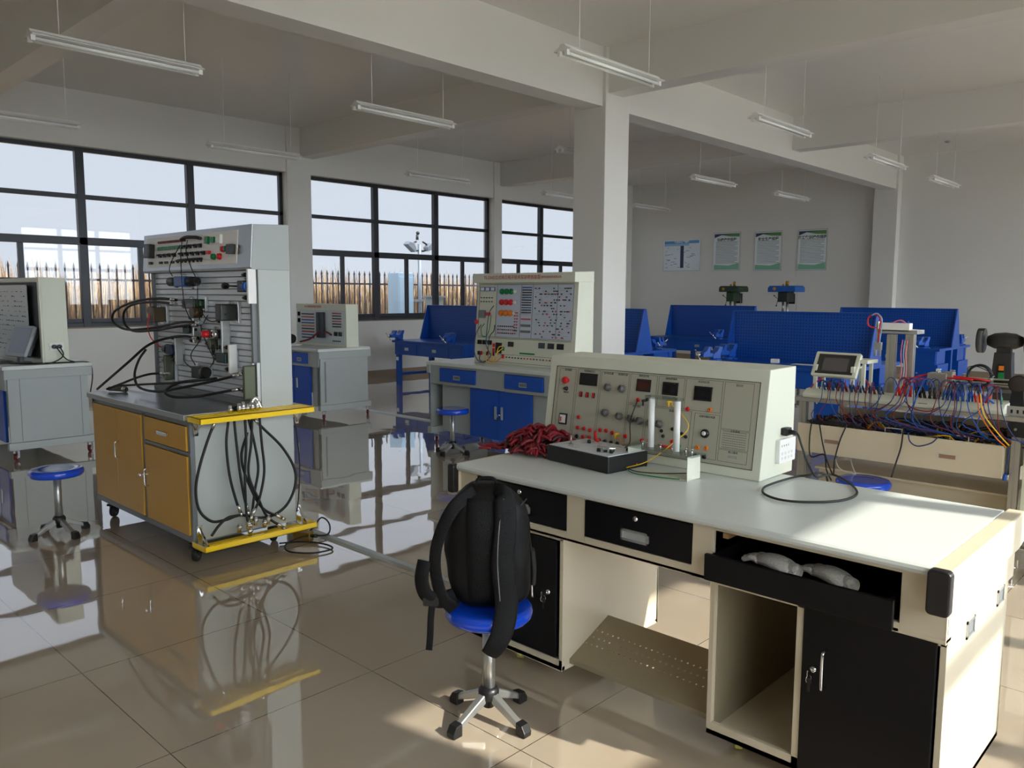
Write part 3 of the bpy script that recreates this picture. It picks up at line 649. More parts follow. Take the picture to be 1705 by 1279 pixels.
obj('strap_piping', MB().tube([(.052, -.112, .44), (.035, -.14, .33), (.03, -.155, .20), (.04, -.175, .07)], .0022, n=6), mat('grey_piping', (120, 120, 120), .5), bag)
obj('grab_handle', MB().tube([(-.06, 0, .455), (-.05, .0, .49), (.01, 0, .492), (.03, 0, .455)], .011, n=10, flat=.5, up=(0, 0, 1)), M_STRAP, bag)
obj('red_tab', MB().tube([(.03, -.045, .462), (.055, -.06, .47), (.075, -.045, .462)], .008, n=8, flat=.3, up=(0, 0, 1)), mat('red_fabric', (180, 40, 60), .6), bag)
obj('hip_wing', MB().tube([(-.13, -.03, .04), (-.20, -.075, .035), (-.25, -.085, .06), (-.268, -.085, .12), (-.258, -.075, .19)], lambda s_: .034-.006*s_, n=14, flat=.35, up=(.3, 1, 0)), M_STRAP, bag)
obj('buckle', MB().rbox((-.232, -.085, .035), (.06, .016, .034), .008, axis='y'), M_BLKP, bag)
obj('webbing', MB().tube([(-.225, -.088, .04), (-.232, -.094, -.03), (-.235, -.095, -.1), (-.24, -.094, -.155)], .013, n=8, flat=.14, up=(0, 1, 0)), M_STRAP, bag)
obj('zipper', MB().tube([(.10, -.045, .38), (.14, .0, .41), (.13, .07, .38)], .003, n=6).tube([(.155, .0, .05), (.162, .01, .2), (.14, .02, .36)], .003, n=6), M_GUN, bag)
obj('side_pocket', MB().tube([(.17, .03, .07), (.172, .03, .13), (.165, .03, .2)], .04, n=14, flat=.3, up=(1, 0, 0)), mat('dark_mesh', (38, 38, 36), .8), bag)

# ---------------- things on the front desk ----------------
r_ = random.Random(11); mb = MB()
for i in range(300):
    a = r_.uniform(0, 2*PI); R = .19*math.sqrt(r_.random()); x = R*math.cos(a)*1.15; y = R*math.sin(a)*.75; h = .014+.125*max(0, 1-(R/.2)**2)*r_.uniform(.55, 1)
    L = r_.uniform(.02, .045); b = r_.uniform(0, 2*PI); dx, dy = L*math.cos(b), L*math.sin(b)
    mb.tube([(x-dx, y-dy, max(.009, h-.018)), (x, y, h), (x+dx, y+dy, max(.009, h-.012-r_.random()*.02))], r_.choice((.0055, .007, .0085)), n=6, k=3, mi=r_.choice((0, 0, 0, 1, 1, 2)))
for i in range(16):
    x = -.12-.14*r_.random(); y = -.16+.1*r_.random(); b = r_.uniform(2.2, 4.2); mb.tube([(x, y, .009), (x+.03*math.cos(b), y+.03*math.sin(b), .012), (x+.06*math.cos(b), y+.05*math.sin(b), .009)], .0065, n=6, k=3, mi=i % 2)
o = obj('red_lead_heap', mb, [M_DRED, mat('crimson_cord', (138, 16, 34), .5), mat('near_black_red', (50, 8, 14), .5)]); o.location = (-2.52, 2.86, .852)
tag(o, 'heap of crimson and dark red cords piled left of the black instrument box', 'cord heap', kind='stuff')
# black instrument box with a pale printed top
bx = thing('instrument_box', 'black shallow instrument box with a pale printed top lying before the console', 'instrument', (-2.38, 2.735, .851), math.radians(-7))
obj('case', MB().box(0, .385, 0, .25, .0, .07), M_BLKP, bx, .005)
obj('printed_plate', MB().box(.008, .377, .008, .242, .07, .073), mat('pale_printed_plate', (198, 204, 208), .35), bx)
lb2 = MB()
for k in range(12): x = r_.uniform(.03, .3); y = r_.uniform(.03, .22); lb2.box(x, x+r_.uniform(.02, .06), y, y+.0012, .073, .0734)
for k in range(8): x = r_.uniform(.03, .35); y = r_.uniform(.03, .18); lb2.box(x, x+.0012, y, y+.04, .073, .0734)
obj('circuit_print', lb2, M_TEXT, bx)
for x, y in ((.10, .17), (.30, .07), (.315, .1), (.27, .06), (.33, .075), (.34, .17)): obj('terminal', MB().cyl((x, y, .073), (x, y, .087), .009, .0075, n=14), M_BLKP, bx)
obj('post', MB().cyl((.075, .08, .073), (.075, .08, .115), .004, n=10).cyl((.075, .08, .073), (.075, .08, .077), .01, n=14), M_STL, bx)
obj('slide_clamp', MB().box(.27, .34, .05, .056, .09, .1).cyl((.30, .05, .09), (.33, .1, .09), .006), M_CHR, bx, .001)
tag(obj('red_lead_plug', MB().tube([(-2.25, 2.93, .935), (-2.262, 2.94, .95), (-2.27, 2.95, .97)], .007, n=8).tube([(-2.255, 2.932, .935), (-2.235, 2.93, .934)], .009, n=8, k=1), M_RED), 'small red plug standing on the black instrument box', 'plug')
# clear stand with two white tubes
st = thing('tube_sensor_stand', 'small white bracket stand with two upright white tubes under a clear cap', 'instrument', (-1.84, 2.86, .851), math.radians(-4))
BW = .155
obj('bracket', MB().box(-BW, -BW+.004, -.045, .045, 0, .1).box(BW-.004, BW, -.045, .045, 0, .1).box(-BW, BW, -.045, .045, 0, .004), M_CONS, st, .001)
obj('clear_deck', MB().box(-BW-.025, BW+.025, -.05, .05, .1, .106), M_CLEAR, st)
obj('clear_cap', MB().rbox((.0, 0, .322), (.185, .07, .008), .03), M_CLEAR, st)
for x in (-.066, .066):
    obj('white_tube', MB().cyl((x, 0, .106), (x, 0, .318), .0135, n=22), M_WHITE, st)
for x in (-.125, -.03, .03, .1, .13):
    obj('screw', MB().cyl((x, .02, .095), (x, .02, .118), .004, n=10).cyl((x, .02, .118), (x, .02, .122), .008, n=6), M_CHR, st)
def cable(name, pts, r, m, label, cat='cable', group=None, k=8, n=8):
    o = obj(name, MB().tube(pts, r, n=n, k=k), m); return tag(o, label, cat, group)
con_face = lambda u, v, o_=.012: (KX0+px(u), KY0+py(v)*TL-o_, .851+py(v))
cable('test_lead', [con_face(.62, .665), (-1.795, 2.98, 1.05), (-1.83, 2.93, .98), (-1.90, 2.84, .9), (-1.99, 2.80, .862)], .0022, M_YEL, 'yellow test lead running from the console past the white tubes')
cable('test_lead', [con_face(.465, .645), con_face(.462, .5, .035), con_face(.45, .35, .03), (-2.06, 2.93, .95), (-2.07, 2.90, .92)], .0024, M_BLKP, 'black test lead dropping from the centre of the console')
cable('test_lead', [(-1.99, 2.81, .86), (-1.93, 2.80, .856), (-1.84, 2.83, .857), (-1.74, 2.90, .862)], .0022, M_BLKP, 'black test lead lying under the tube stand')
cable('test_lead', [(-2.0, 2.82, .858), (-1.93, 2.77, .855), (-1.82, 2.775, .855), (-1.72, 2.80, .856)], .0022, M_GREEN, 'green test lead lying along the foot of the tube stand')
cable('test_lead', [con_face(.38, .17), con_face(.42, .10, .03), (-2.10, 2.95, .92), (-2.02, 2.9, .90), (-1.97, 2.86, .87)], .0022, M_ORG, 'orange test lead plugged in above the instrument box corner')
for u, v, m, nm in ((.378, .185, M_YEL, 'yellow stacking plug at the left foot of the console face'), (.50, .645, M_BLKP, 'black plug in the centre of the console face'), (.622, .665, M_YEL, 'yellow plug at the top end of the yellow test lead'), (.50, .10, M_GREEN, 'green plug pushed into the console left of the white tubes')):
    p = Vector(con_face(u, v, .0)); tag(obj('test_plug', MB().cyl(p, p+Vector((0, -.03, .002)), .006, .005, n=12).cyl(p+Vector((0, -.024, 0)), p+Vector((0, -.026, -.02)), .004, n=8), m), nm, 'plug')
p = Vector(con_face(.59, .13, .01)); q = Vector(con_face(.66, .12, .01))
cable('jumper_plug', [p, (p+q)/2+Vector((0, -.02, .004)), q], .007, M_RED, 'red bridging plug low on the console face between the white tubes', 'plug')
zc = lambda u, v, z=.857: tuple(at(u, v, z=z))
pw = cable('power_cable', [(-1.455, 3.21, 1.035), (-1.42, 3.215, 1.03), (-1.395, 3.21, .98), (-1.36, 3.20, .91), (-1.32, 3.19, .868), zc(1385, 790), zc(1412, 803), zc(1427, 820), zc(1412, 831), zc(1370, 836), zc(1310, 834), zc(1275, 824), zc(1271, 813), zc(1290, 804), zc(1325, 794), (-1.36, 3.2, .866), (-1.33, 3.255, .872), (-1.32, 3.30, .84), (-1.32, 3.32, .7)], .0047, M_RUB, 'black power cable looping across the worktop from the console socket', k=8, n=10)
obj('plug', MB().box(-1.476, -1.45, 3.187, 3.232, 1.018, 1.052).cyl((-1.45, 3.21, 1.035), (-1.42, 3.214, 1.031), .012, .007, n=12), M_BLKP, pw, .004)
# ---------------- yellow hydraulic bench ----------------
HX0, HX1, HY0, HY1 = -6.11, -4.575, 2.07, 2.76
hb = thing('hydraulic_bench', 'hydraulic training bench with ochre doors and a tall slotted panel at left', 'training bench', (0, 0, 0))
SF = mat('side_panel_enamel', (176, 182, 178), 0.42, noise=0.02)
obj('cabinet', MB().box(HX0, HX1, HY0, HY0+.02, .12, .155).box(HX0, HX1, HY0+.01, 2.54, .12, .14).box(HX0, HX0+.03, HY0, 2.54, .12, .86).box(HX1-.03, HX1, HY0+.003, 2.54, .12, .86)
    .box(HX0+.03, HX0+.5, HY0+.016, HY0+.02, .15, .84).box(HX0+.86, HX0+.9, HY0, HY0+.02, .15, .84).box(HX0, HX1, HY0, HY0+.02, .825, .86).box(HX0+.9, HX1, HY0, HY0+.02, .645, .665).box(HX0+.02, HX1-.03, 2.5, 2.54, .12, .86), M_GREYD, hb, .002)
obj('side_sheet', MB().box(HX1, HX1+.003, HY0+.03, 2.54, .13, .86), SF, hb)
obj('worktop', MB().box(HX0-.02, HX1+.0, HY0-.03, 2.54, .86, .895), M_STL, hb, .004)
for x0, x1, hx in ((HX0+.03, HX0+.435, None), (HX0+.44, HX0+.855, HX0+.47)):
    d = obj('door', MB().box(x0, x1, HY0-.008, HY0+.012, .16, .822), M_YDOOR, hb, .003)
    if hx: bow(d, front(hx, HY0-.008, .545), .11, .006, .025)
d = obj('door', MB().box(HX0+.905, HX1-.032, HY0-.008, HY0+.012, .16, .64), M_YDOOR, hb, .003)
bow(d, front(HX0+.94, HY0-.008, .43), .11, .006, .025)
obj('door_latch', MB().box(HX0+.90, HX0+.93, HY0-.055, HY0-.005, .44, .455), M_CHR, d, .003)
d = obj('drawer', MB().box(HX0+.905, HX1-.032, HY0-.008, HY0+.012, .672, .82), M_YDOOR, hb, .003)
obj('handle', MB(front((HX0+.905+HX1-.032)/2, HY0-.008, .745)).box(-.07, .07, -.012, .012, .008, .02).box(-.07, -.06, -.008, .008, 0, .01).box(.06, .07, -.008, .008, 0, .01), M_CHR, d, .003)
# tower: slotted board, posts, header
obj('tower', MB().box(HX0+.02, HX0+.06, 2.54, HY1, .12, 1.78).box(HX1-.045, HX1, 2.54, HY1, .12, 1.75).box(HX0+.05, HX1-.04, HY1-.02, HY1, .12, 1.78), SF, hb, .003)
bd = MB(); bz0, bz1 = .935, 1.745; N = 21; dz = (bz1-bz0)/N
for k in range(N):
    z = bz0+dz*k; bd.prism([(2.545, z+.002), (2.53, z+.003), (2.53, z+dz-.005), (2.545, z+dz-.002)], 'x', HX0+.065, HX1-.047)
bd.box(HX0+.06, HX1-.045, 2.545, 2.56, bz0, bz1, 1)
bo = obj('slotted_board', bd, [mat('anodised_slats', (226, 230, 238), .35, .12), M_GREYD], hb)
obj('board_frame', MB().box(HX1-.047, HX1-.022, 2.505, 2.56, bz0, bz1).box(HX0+.045, HX0+.065, 2.505, 2.56, bz0, bz1).box(HX0+.05, HX1-.02, 2.49, 2.56, .895, bz0), M_GREYD, hb, .003)
hd = obj('header_box', MB().prism([(2.495, 1.745), (2.495, 1.76), (2.515, 2.02), (HY1, 2.03), (HY1, 1.745)], 'x', HX0-.06, HX1+.003), M_GREYL, hb, .004)
ht = math.atan(.02/.26)
HM = Matrix.Translation((HX0-.06, 2.495, 1.76)) @ Matrix.Rotation(PI/2-ht, 4, 'X')
HWd = HX1-HX0+.06
obj('bezel', MB(HM).box(0, HWd, 0, .262, 0, .003), M_STL, hd)
obj('control_plate', MB(HM).box(.075, HWd-.17, .025, .235, .003, .006), mat('white_control_plate', (244, 240, 236), .4), hd)
hm = lambda x, y, z=.006: HM @ Matrix.Translation((x, y, z))
def hbox(name, x, y, w_, h, d, m, bev=.001): return obj(name, MB(hm(x, y)).box(-w_/2, w_/2, -h/2, h/2, 0, d), m, hd, bev)
hbox('power_switch', .165, .14, .085, .1, .05, M_GUN, .006)
hbox('fuse', .165, .055, .035, .018, .02, M_BLKP)
for k in range(13):
    obj('green_terminal', MB(hm(.29+.031*k, .155)).box(-.012, .012, -.012, .012, 0, .014), M_GREEN, hd)
for k in range(20):
    obj('red_terminal', MB(hm(.28+.022*k, .20)).cyl((0, 0, 0), (0, 0, .012), .008, n=8), mat('dark_red_terminal', (110, 24, 30), .5), hd)
for row, (y, xs_) in enumerate(((.105, [.31, .385, .46, .54, .66, .74, .82, .90, .98]), (.155, [.72, .78, .86, .93]))):
    for x in xs_: obj('toggle', MB(hm(x, y)).box(-.018, .018, -.013, .013, 0, .012).box(-.008, .008, -.004, .008, .012, .03), M_BLKP, hd)
for x in (.31, .34, .40, .43, .50, .53, .60, .66, .72, .78, .84, .90, .95): obj('jack', MB(hm(x, .055)).cyl((0, 0, 0), (0, 0, .01), .009, n=10), M_BLKP, hd)
obj('wire_bundle', MB(HM).tube([(.60, .06, .02), (.7, .062, .03), (.85, .064, .03), (.98, .066, .02)], .009, n=8).tube([(.66, .205, .02), (.75, .215, .03), (.88, .21, .025), (.95, .2, .02)], .011, n=8), M_RUB, hd)
for x, y, w_, h, m in ((1.035, .185, .05, .07, M_GREEN), (1.02, .185, .03, .08, M_WHITE), (1.12, .185, .05, .05, M_GREEN), (1.20, .185, .075, .085, M_WHITE), (1.06, .105, .05, .03, M_RED)): hbox('button_block', x, y, w_*.8, h*.7, .02, m)
for x, y, m in ((1.13, .075, M_GREEN), (1.21, .075, M_RED), (1.255, .12, M_RED), (1.30, .12, M_GREEN)): obj('push_button', MB(hm(x, y)).lathe([(0, .022), (.016, .022), (.019, .015), (.021, 0)], (0, 0, 0), 16), m, hd)
hbox('socket_block', 1.37, .115, .07, .06, .03, M_GUN)
lettering('title', '液压传动实训台', .026, hm(1.345, .205, .001), M_TEXT, hd); lettering('title', 'PLC控制', .02, hm(1.345, .175, .001), M_TEXT, hd)
def slotted_tray(name, z, lip, x1):
    mb = MB(); y0, y1 = 2.06, 2.81; x0 = HX1+.004
    xs_ = [x0, x0+.05, x0+.065, x0+.105, x0+.12, x1]
    for i in range(0, 6, 2): mb.box(xs_[i], xs_[i+1], y0, y1, z, z+.004)
    for i in (1, 3):
        for k in range(6):
            yy = y0+(y1-y0)*k/5; mb.box(xs_[i], xs_[i+1], yy-.012 if k else y0, yy+.012 if k < 5 else y1, z, z+.004)
    mb.box(x1-.003, x1, y0, y1, z-.03 if lip < 0 else z, z+.004 if lip < 0 else z+.035).box(x0, x1, y0, y0+.003, z-.03 if lip < 0 else z, z+.004 if lip < 0 else z+.035).box(x0, x1, y1-.003, y1, z-.03 if lip < 0 else z, z+.004 if lip < 0 else z+.035)
    t_ = obj(name, mb, M_YTRAY, hb)
    for yy in (y0+.03, y1-.05):
        b_ = MB()
        s_ = -1
        zz = z if lip < 0 else z+.004; s_ = -1 if lip < 0 else 1
        b_.prism([(HX1+.004, zz), (HX1+.012, zz), (HX1+.012, zz+s_*.12), (HX1+.004, zz+s_*.12)], 'y', yy, yy+.03)
        b_.add([(HX1+.012, yy+.01, zz+s_*.11), (HX1+.012, yy+.02, zz+s_*.11), (HX1+.012, yy+.02, zz+s_*.09), (HX1+.012, yy+.01, zz+s_*.09), (x1-.03, yy+.01, zz+s_*.003), (x1-.03, yy+.02, zz+s_*.003), (x1-.05, yy+.02, zz+s_*.003), (x1-.05, yy+.01, zz+s_*.003)], [(0,1,2,3),(4,7,6,5),(0,4,5,1),(2,6,7,3),(0,3,7,4),(1,5,6,2)])
        b_.box(HX1+.004, x1-.02, yy, yy+.03, zz, zz+s_*.006)
        obj('angle_bracket', b_, M_CHR, t_)
slotted_tray('upper_hose_tray', .885, -1, -4.405); slotted_tray('lower_drip_tray', .10, 1, -4.405)
for x, y in ((HX0+.14, HY0+.06), (HX1-.03, HY0+.03), (HX0+.14, HY1-.1), (HX1-.06, HY1-.13)): caster(hb, x, y, .045, None, True, .7, M_GUN)

# quick-mount hydraulic modules hanging in the slots of the board
BY = 2.53
def bpt(u, v, off=0.06): return at(u, v, y=BY-off)
def coupling(parent, p, d, L=.05, r=.008, m=None):
    p = Vector(p); d = Vector(d).normalized()
    return obj('coupling', MB().cyl(p, p+d*L*.4, r*.8, n=10).cyl(p+d*L*.3, p+d*L*.7, r*1.25, n=6).cyl(p+d*L*.6, p+d*L, r, r*.7, n=10), m or M_GUN, parent)
def module(name, label, u, v, body, plate=None, couplings=(), m=M_GUN, extra=None, grp=None, pm=None):
    p = at(u, v, y=BY-.055); t_ = thing(name, label, 'hydraulic module', (p.x, BY-.001, p.z), 0, grp)
    w_, h, d = body; t_.scale = (1.4, 1.25, 1.4)
    obj('body', MB().box(-w_/2, w_/2, -.02-d, -.018, -h/2, h/2), m, t_, .005)
    obj('mount', MB().box(-w_/2-.01, w_/2+.01, -.018, 0, -h/2-.012, h/2+.012).cyl((-w_/2, 0, h/2+.004), (-w_/2, -.03, h/2+.004), .008, n=8).cyl((w_/2, 0, -h/2-.004), (w_/2, -.03, -h/2-.004), .008, n=8), M_ALU if pm is None else pm, t_, .002)
    if plate: obj('connector_plate', MB().box(plate[0]-.008, plate[0]+.008, -.062, -.018, -plate[1]/2, plate[1]/2), M_WHITE if plate[2:] else M_ALU, t_, .003)
    for (x, y, z, dx, dz) in couplings: coupling(t_, (x, y, z), (dx, 0, dz))
    if extra: extra(t_)
    return t_
G_ = 'hydraulic modules on the slotted board'
def solenoids(L, r=.02, m=M_BLKP, both=True):
    def f(t_):
        for s_ in ((-1, 1) if both else (1,)): obj('solenoid', MB().cyl((s_*.03, -.05, 0), (s_*L, -.05, 0), r, n=16).cyl((s_*L, -.05, 0), (s_*(L+.02), -.05, 0), r*.45, n=10), m, t_)
    return f
module('solenoid_valve', 'long blue and black solenoid valve at the top left of the board', 307, 469, (.10, .05, .06), None, ((-.05, -.05, .01, -1, 0), (-.05, -.05, -.02, -1, 0)), M_VBLUE, solenoids(.15, .022), G_)
def lever(t_):
    obj('lever', MB().cyl((-.03, -.05, 0), (-.13, -.06, .003), .004, n=8).lathe([(0, 0), (.012, .006), (.016, .03), (.012, .045), (0, .05)], (-.12, -.06, .003), 14, d=(-1, 0, 0)), M_BLKP, t_); obj('spring_housing', MB().cyl((.0, -.05, 0), (.045, -.05, 0), .022, n=16), M_VBLUE, t_)
module('lever_valve', 'hand lever valve with black ball knob at the top right of the board', 407, 477, (.05, .05, .05), (.055, .15, 1), ((.045, -.05, .05, -1, 0), (.045, -.05, -.05, -1, 0)), M_GUN, lever, G_)
def dome(t_): obj('green_dome', MB().sph((.07, -.05, 0), .022, sc=(1.3, 1, 1)), mat('dark_green_cap', (40, 74, 50), .35), t_); obj('dial', MB().cyl((.085, -.05, -.04), (.085, -.1, -.04), .026, n=18), mat('black_gold_dial', (60, 44, 20), .4), t_)
module('relief_valve', 'dark valve block with a green domed cap in the second row', 322, 506, (.13, .045, .055), None, ((-.06, -.05, .008, -1, 0), (-.06, -.05, -.012, -1, 0)), M_GUN, dome, G_)
def gaugef(t_): obj('gauge', MB().cyl((-.04, -.05, .02), (-.085, -.05, .02), .022, n=18), M_BLKP, t_); obj('gauge_glass', MB().cyl((-.085, -.05, .02), (-.087, -.05, .02), .018, n=18), M_WHITE, t_)
module('pressure_gauge_block', 'brown valve block with a round gauge at the left edge of the board', 264, 524, (.06, .075, .07), None, (), mat('bronze_block', (92, 78, 60), .4, .5), gaugef, G_)
module('proportional_valve', 'square black solenoid valve at the right end of the second row', 382, 520, (.055, .075, .085), None, (), M_GUN, lambda t_: obj('connector', MB().cyl((-.03, -.05, .015), (-.07, -.05, .015), .017, n=14), M_ALU, t_), G_)
module('check_valve', 'valve with dark nose and grey connector plate in the middle of the board', 316, 548, (.06, .04, .05), (.065, .13), ((.06, -.05, .055, -1, 0), (.06, -.05, -.055, -1, 0)), mat('teal_block', (36, 62, 62), .35, .4), solenoids(.06, .016, M_BLKP, False), G_)
def rknob(t_): obj('red_knob', MB().lathe([(0, .03), (.014, .03), (.017, .01), (.017, 0)], (-.015, -.085, 0), 16, d=(0, -1, 0)), M_RED, t_); obj('ring', MB().lathe([(.014, 0), (.022, 0), (.024, .012), (.022, .02), (.014, .02)], (.04, -.07, 0), 20, d=(0, -1, 0)), M_CHR, t_)
module('throttle_valve', 'throttle valve with red knob and chrome ring right of the board centre', 361, 556, (.10, .04, .05), (.075, .17), ((.07, -.05, .06, -1, 0), (.07, -.05, -.06, -1, 0), (-.03, -.05, -.05, 0, -1)), M_GUN, rknob, G_)
def pdial(t_): obj('adjuster', MB().cyl((-.035, -.05, 0), (-.06, -.05, 0), .026, n=20).cyl((-.06, -.05, 0), (-.095, -.05, 0), .018, n=20), M_BLKP, t_)
module('reducing_valve', 'dark blue reducing valve with black adjuster on the left, fourth row', 289, 582, (.07, .05, .055), (.05, .15), ((.04, -.05, .06, -1, 0), (.04, -.05, -.05, -1, 0)), mat('dark_blue_block', (24, 34, 66), .35, .3), pdial, G_)
module('sequence_valve', 'dark teal valve with white connector plate low on the right', 375, 596, (.09, .045, .05), (.065, .13, 1), ((.06, -.05, .05, -1, 0), (.06, -.05, -.05, -1, 0)), mat('teal_block', (36, 62, 62), .35, .4), lambda t_: obj('cap', MB().cyl((-.045, -.05, 0), (-.07, -.05, 0), .018, n=16), M_BLKP, t_), G_)
module('pilot_valve', 'black square pilot valve low in the middle of the board', 333, 620, (.09, .055, .05), None, (), M_BLKP, lambda t_: obj('coil', MB().cyl((.045, -.05, .005), (.085, -.05, .005), .026, n=16), M_GUN, t_), G_)
module('tee_manifold', 'small bronze coloured manifold plate at the lower left edge of the board', 281, 612, (.02, .13, .05), None, ((-.01, -.05, .035, -1, 0), (-.01, -.05, -.045, -1, 0)), M_OLIVE, None, G_)
module('outlet_manifold', 'grey outlet manifold with two hose couplings at the lower right of the board', 417, 637, (.02, .15, .06), None, ((-.01, -.05, .05, -1, 0), (-.01, -.05, -.045, -1, 0)), M_OLIVE, None, G_)
module('empty_manifold', 'grey flat connector block below the middle valve of the board', 352, 573, (.03, .05, .04), None, ((-.015, -.04, .0, -1, 0),), M_OLIVE, None, G_)
def hose(label, pts, r=.009, m=M_RUB, ends=()):
    o = cable('hydraulic_hose', pts, r, m, label, 'hose', None, 8, 10)
    for i, j in ends:
        a, b = Vector(pts[i]), Vector(pts[j]); d = (b-a).normalized()
        obj('crimp_fitting', MB().cyl(a-d*.005, a+d*.045, r*1.35, n=12).cyl(a-d*.03, a-d*.005, r*1.5, n=6), M_CHR, o)
    return o
B = lambda u, v, y=2.43: at(u, v, y=y)
hose('black hose making the outer high loop off the left edge of the board', [B(290, 499), B(262, 497), B(225, 502), B(195, 515), B(187, 528), B(193, 541), B(215, 549), B(260, 545), B(300, 537), B(332, 537)], .009, ends=((0, 1), (-1, -2)))
hose('black hose making the inner high loop off the left edge of the board', [B(290, 506, 2.4), B(255, 503, 2.4), B(222, 507, 2.4), B(207, 519, 2.4), B(207, 538, 2.4), B(222, 551, 2.4), B(255, 550, 2.4), B(300, 543, 2.42), B(326, 541, 2.43)], .009, ends=((0, 1), (-1, -2)))
hose('black hose rising from the left worktop corner to the board centre', [B(162, 648, 2.2), B(185, 628, 2.22), B(215, 602, 2.27), B(245, 576, 2.34), B(275, 564, 2.4), B(305, 560, 2.43), B(326, 563)], .009, ends=((-1, -2),))
hose('black hose dropping in a deep bend from the tee at the left of the board', [B(243, 582, 2.36), B(231, 600, 2.3), B(224, 625, 2.25), B(232, 645, 2.22), B(262, 652, 2.22), B(300, 646, 2.25), B(340, 638, 2.35), B(375, 630, 2.4), B(398, 624, 2.44)], .0085, ends=((-1, -2),))
hose('black hose running low from the small manifold to the worktop corner', [B(276, 622, 2.44), B(250, 623, 2.38), B(225, 630, 2.3), B(200, 640, 2.2), B(178, 648, 2.14)], .0085, ends=((0, 1),))
hose('black hose curling along the worktop to the lower outlet coupling', [B(345, 632, 2.3), B(305, 636, 2.25), B(282, 645, 2.2), B(275, 654, 2.18), B(290, 661, 2.2), B(330, 660, 2.26), B(370, 653, 2.36), B(398, 648, 2.44)], .0085, ends=((-1, -2),))
hose('black flat hose lying across the worktop under the slotted board', [B(190, 643, 2.3), B(240, 640, 2.38), B(300, 637, 2.42), B(360, 630, 2.44)], .008)
hose('thin red hose hanging at the left edge of the board', [B(250, 520, 2.42), B(246, 540, 2.4), B(250, 560, 2.4), B(260, 572, 2.42), B(268, 578, 2.46)], .004, M_RED)
def wire(label, pts): return cable('control_wire', pts, .0032, M_RUB, label, 'wire', None, 8, 6)
wire('long black wire falling from the control header to the second valve row', [B(303, 402, 2.45), B(301, 425, 2.42), B(303, 470, 2.40), B(308, 510, 2.40), B(320, 535, 2.42), B(335, 541, 2.44), B(346, 525, 2.46)])
wire('black wire looping from the header to the proportional valve', [B(312, 400, 2.45), B(310, 420, 2.42), B(318, 445, 2.40), B(328, 470, 2.40), B(330, 505, 2.4), B(343, 530, 2.40), B(358, 535, 2.41), B(378, 522, 2.43)])
wire('thin wire in a zigzag from the header to the top left valve', [B(300, 408, 2.47), B(288, 430, 2.45), B(282, 448, 2.44), B(287, 460, 2.45)])
wire('thin wire running from the relief valve down to the pilot valve', [B(330, 520, 2.44), B(335, 560, 2.44), B(318, 590, 2.46), B(325, 608, 2.46)])
wire('thin wire crossing from the centre to the sequence valve', [B(337, 556, 2.44), B(350, 585, 2.44), B(356, 600, 2.45), B(350, 612, 2.46)])
wire('thin wire from the reducing valve to the pilot valve', [B(306, 590, 2.45), B(308, 603, 2.45), B(318, 612, 2.46)])
# fittings lying on the worktop
t = thing('loose_tee_fitting', 'olive hose tee fitting lying on the left of the steel worktop', 'fitting', (-5.98, 2.2, .897), .4)
obj('tee', MB().cyl((-.08, 0, .02), (.08, 0, .02), .016, n=14).cyl((0, 0, .02), (0, .07, .02), .014, n=14), M_OLIVE, t); obj('nut', MB().cyl((.05, 0, .02), (.08, 0, .02), .02, n=6), M_CHR, t)
# hoses hanging at the side between the two yellow trays
Sx = lambda u, v, x=-4.49: at(u, v, x=x)
hose('black hose in the widest left loop hanging between the yellow trays', [Sx(358, 702), Sx(347, 730), Sx(333, 775), Sx(326, 815), Sx(332, 850), Sx(352, 868), Sx(375, 866), Sx(400, 858), Sx(430, 862), Sx(455, 858), Sx(478, 840), Sx(491, 810), Sx(490, 780), Sx(470, 745), Sx(440, 715), Sx(424, 699)], .0085, ends=((0, 1), (-1, -2)))
hs = [([(380, 702), (377, 740), (382, 790), (392, 830), (400, 852)], 'left straight black hose hanging from the upper tray'),
      ([(390, 701), (394, 740), (400, 790), (407, 830), (412, 850)], 'second straight black hose hanging from the upper tray'),
      ([(408, 698), (410, 740), (408, 790), (410, 850), (415, 880)], 'middle black hose hanging vertically to the chrome fittings'),
      ([(414, 698), (424, 740), (430, 780), (424, 820), (418, 870)], 'black hose bowed to the right among the bundle'),
      ([(420, 698), (418, 740), (414, 790), (430, 830), (445, 860), (470, 878)], 'black hose crossing the bundle towards the lower right'),
      ([(432, 695), (436, 740), (440, 785), (432, 830), (420, 858)], 'right straight black hose hanging from the upper tray'),
      ([(412, 720), (402, 760), (412, 800), (436, 845), (468, 862)], 'black hose slanting across the lower half of the bundle')]
for i, (q, lab) in enumerate(hs): hose(lab, [Sx(u, v, -4.47+.012*(i % 3)-.012) for u, v in q], .0082, ends=((-1, -2),))
hose('black hose leaning from the left loop down into the drip tray', [Sx(400, 858, -4.45), Sx(380, 862, -4.45), Sx(365, 875, -4.44), Sx(352, 893, -4.44)], .008)
for i, (u, v) in enumerate(((398, 884), (413, 878), (416, 890), (425, 872), (440, 876), (446, 870))):
    p = at(u, v, x=-4.46); z0 = .105; lab = ['leftmost', 'second', 'third and lowest', 'fourth', 'fifth', 'rightmost'][i]
    tag(obj('hose_fitting', MB().cyl((p.x, p.y, max(z0+.008, p.z-.01)), (p.x, p.y+.006, p.z+.04), .012, n=10).cyl((p.x, p.y+.004, p.z+.015), (p.x, p.y+.005, p.z+.03), .017, n=6), M_CHR), lab+' of the chrome hose fittings hanging just over the lower yellow tray', 'fitting', 'chrome fittings at the lower tray')
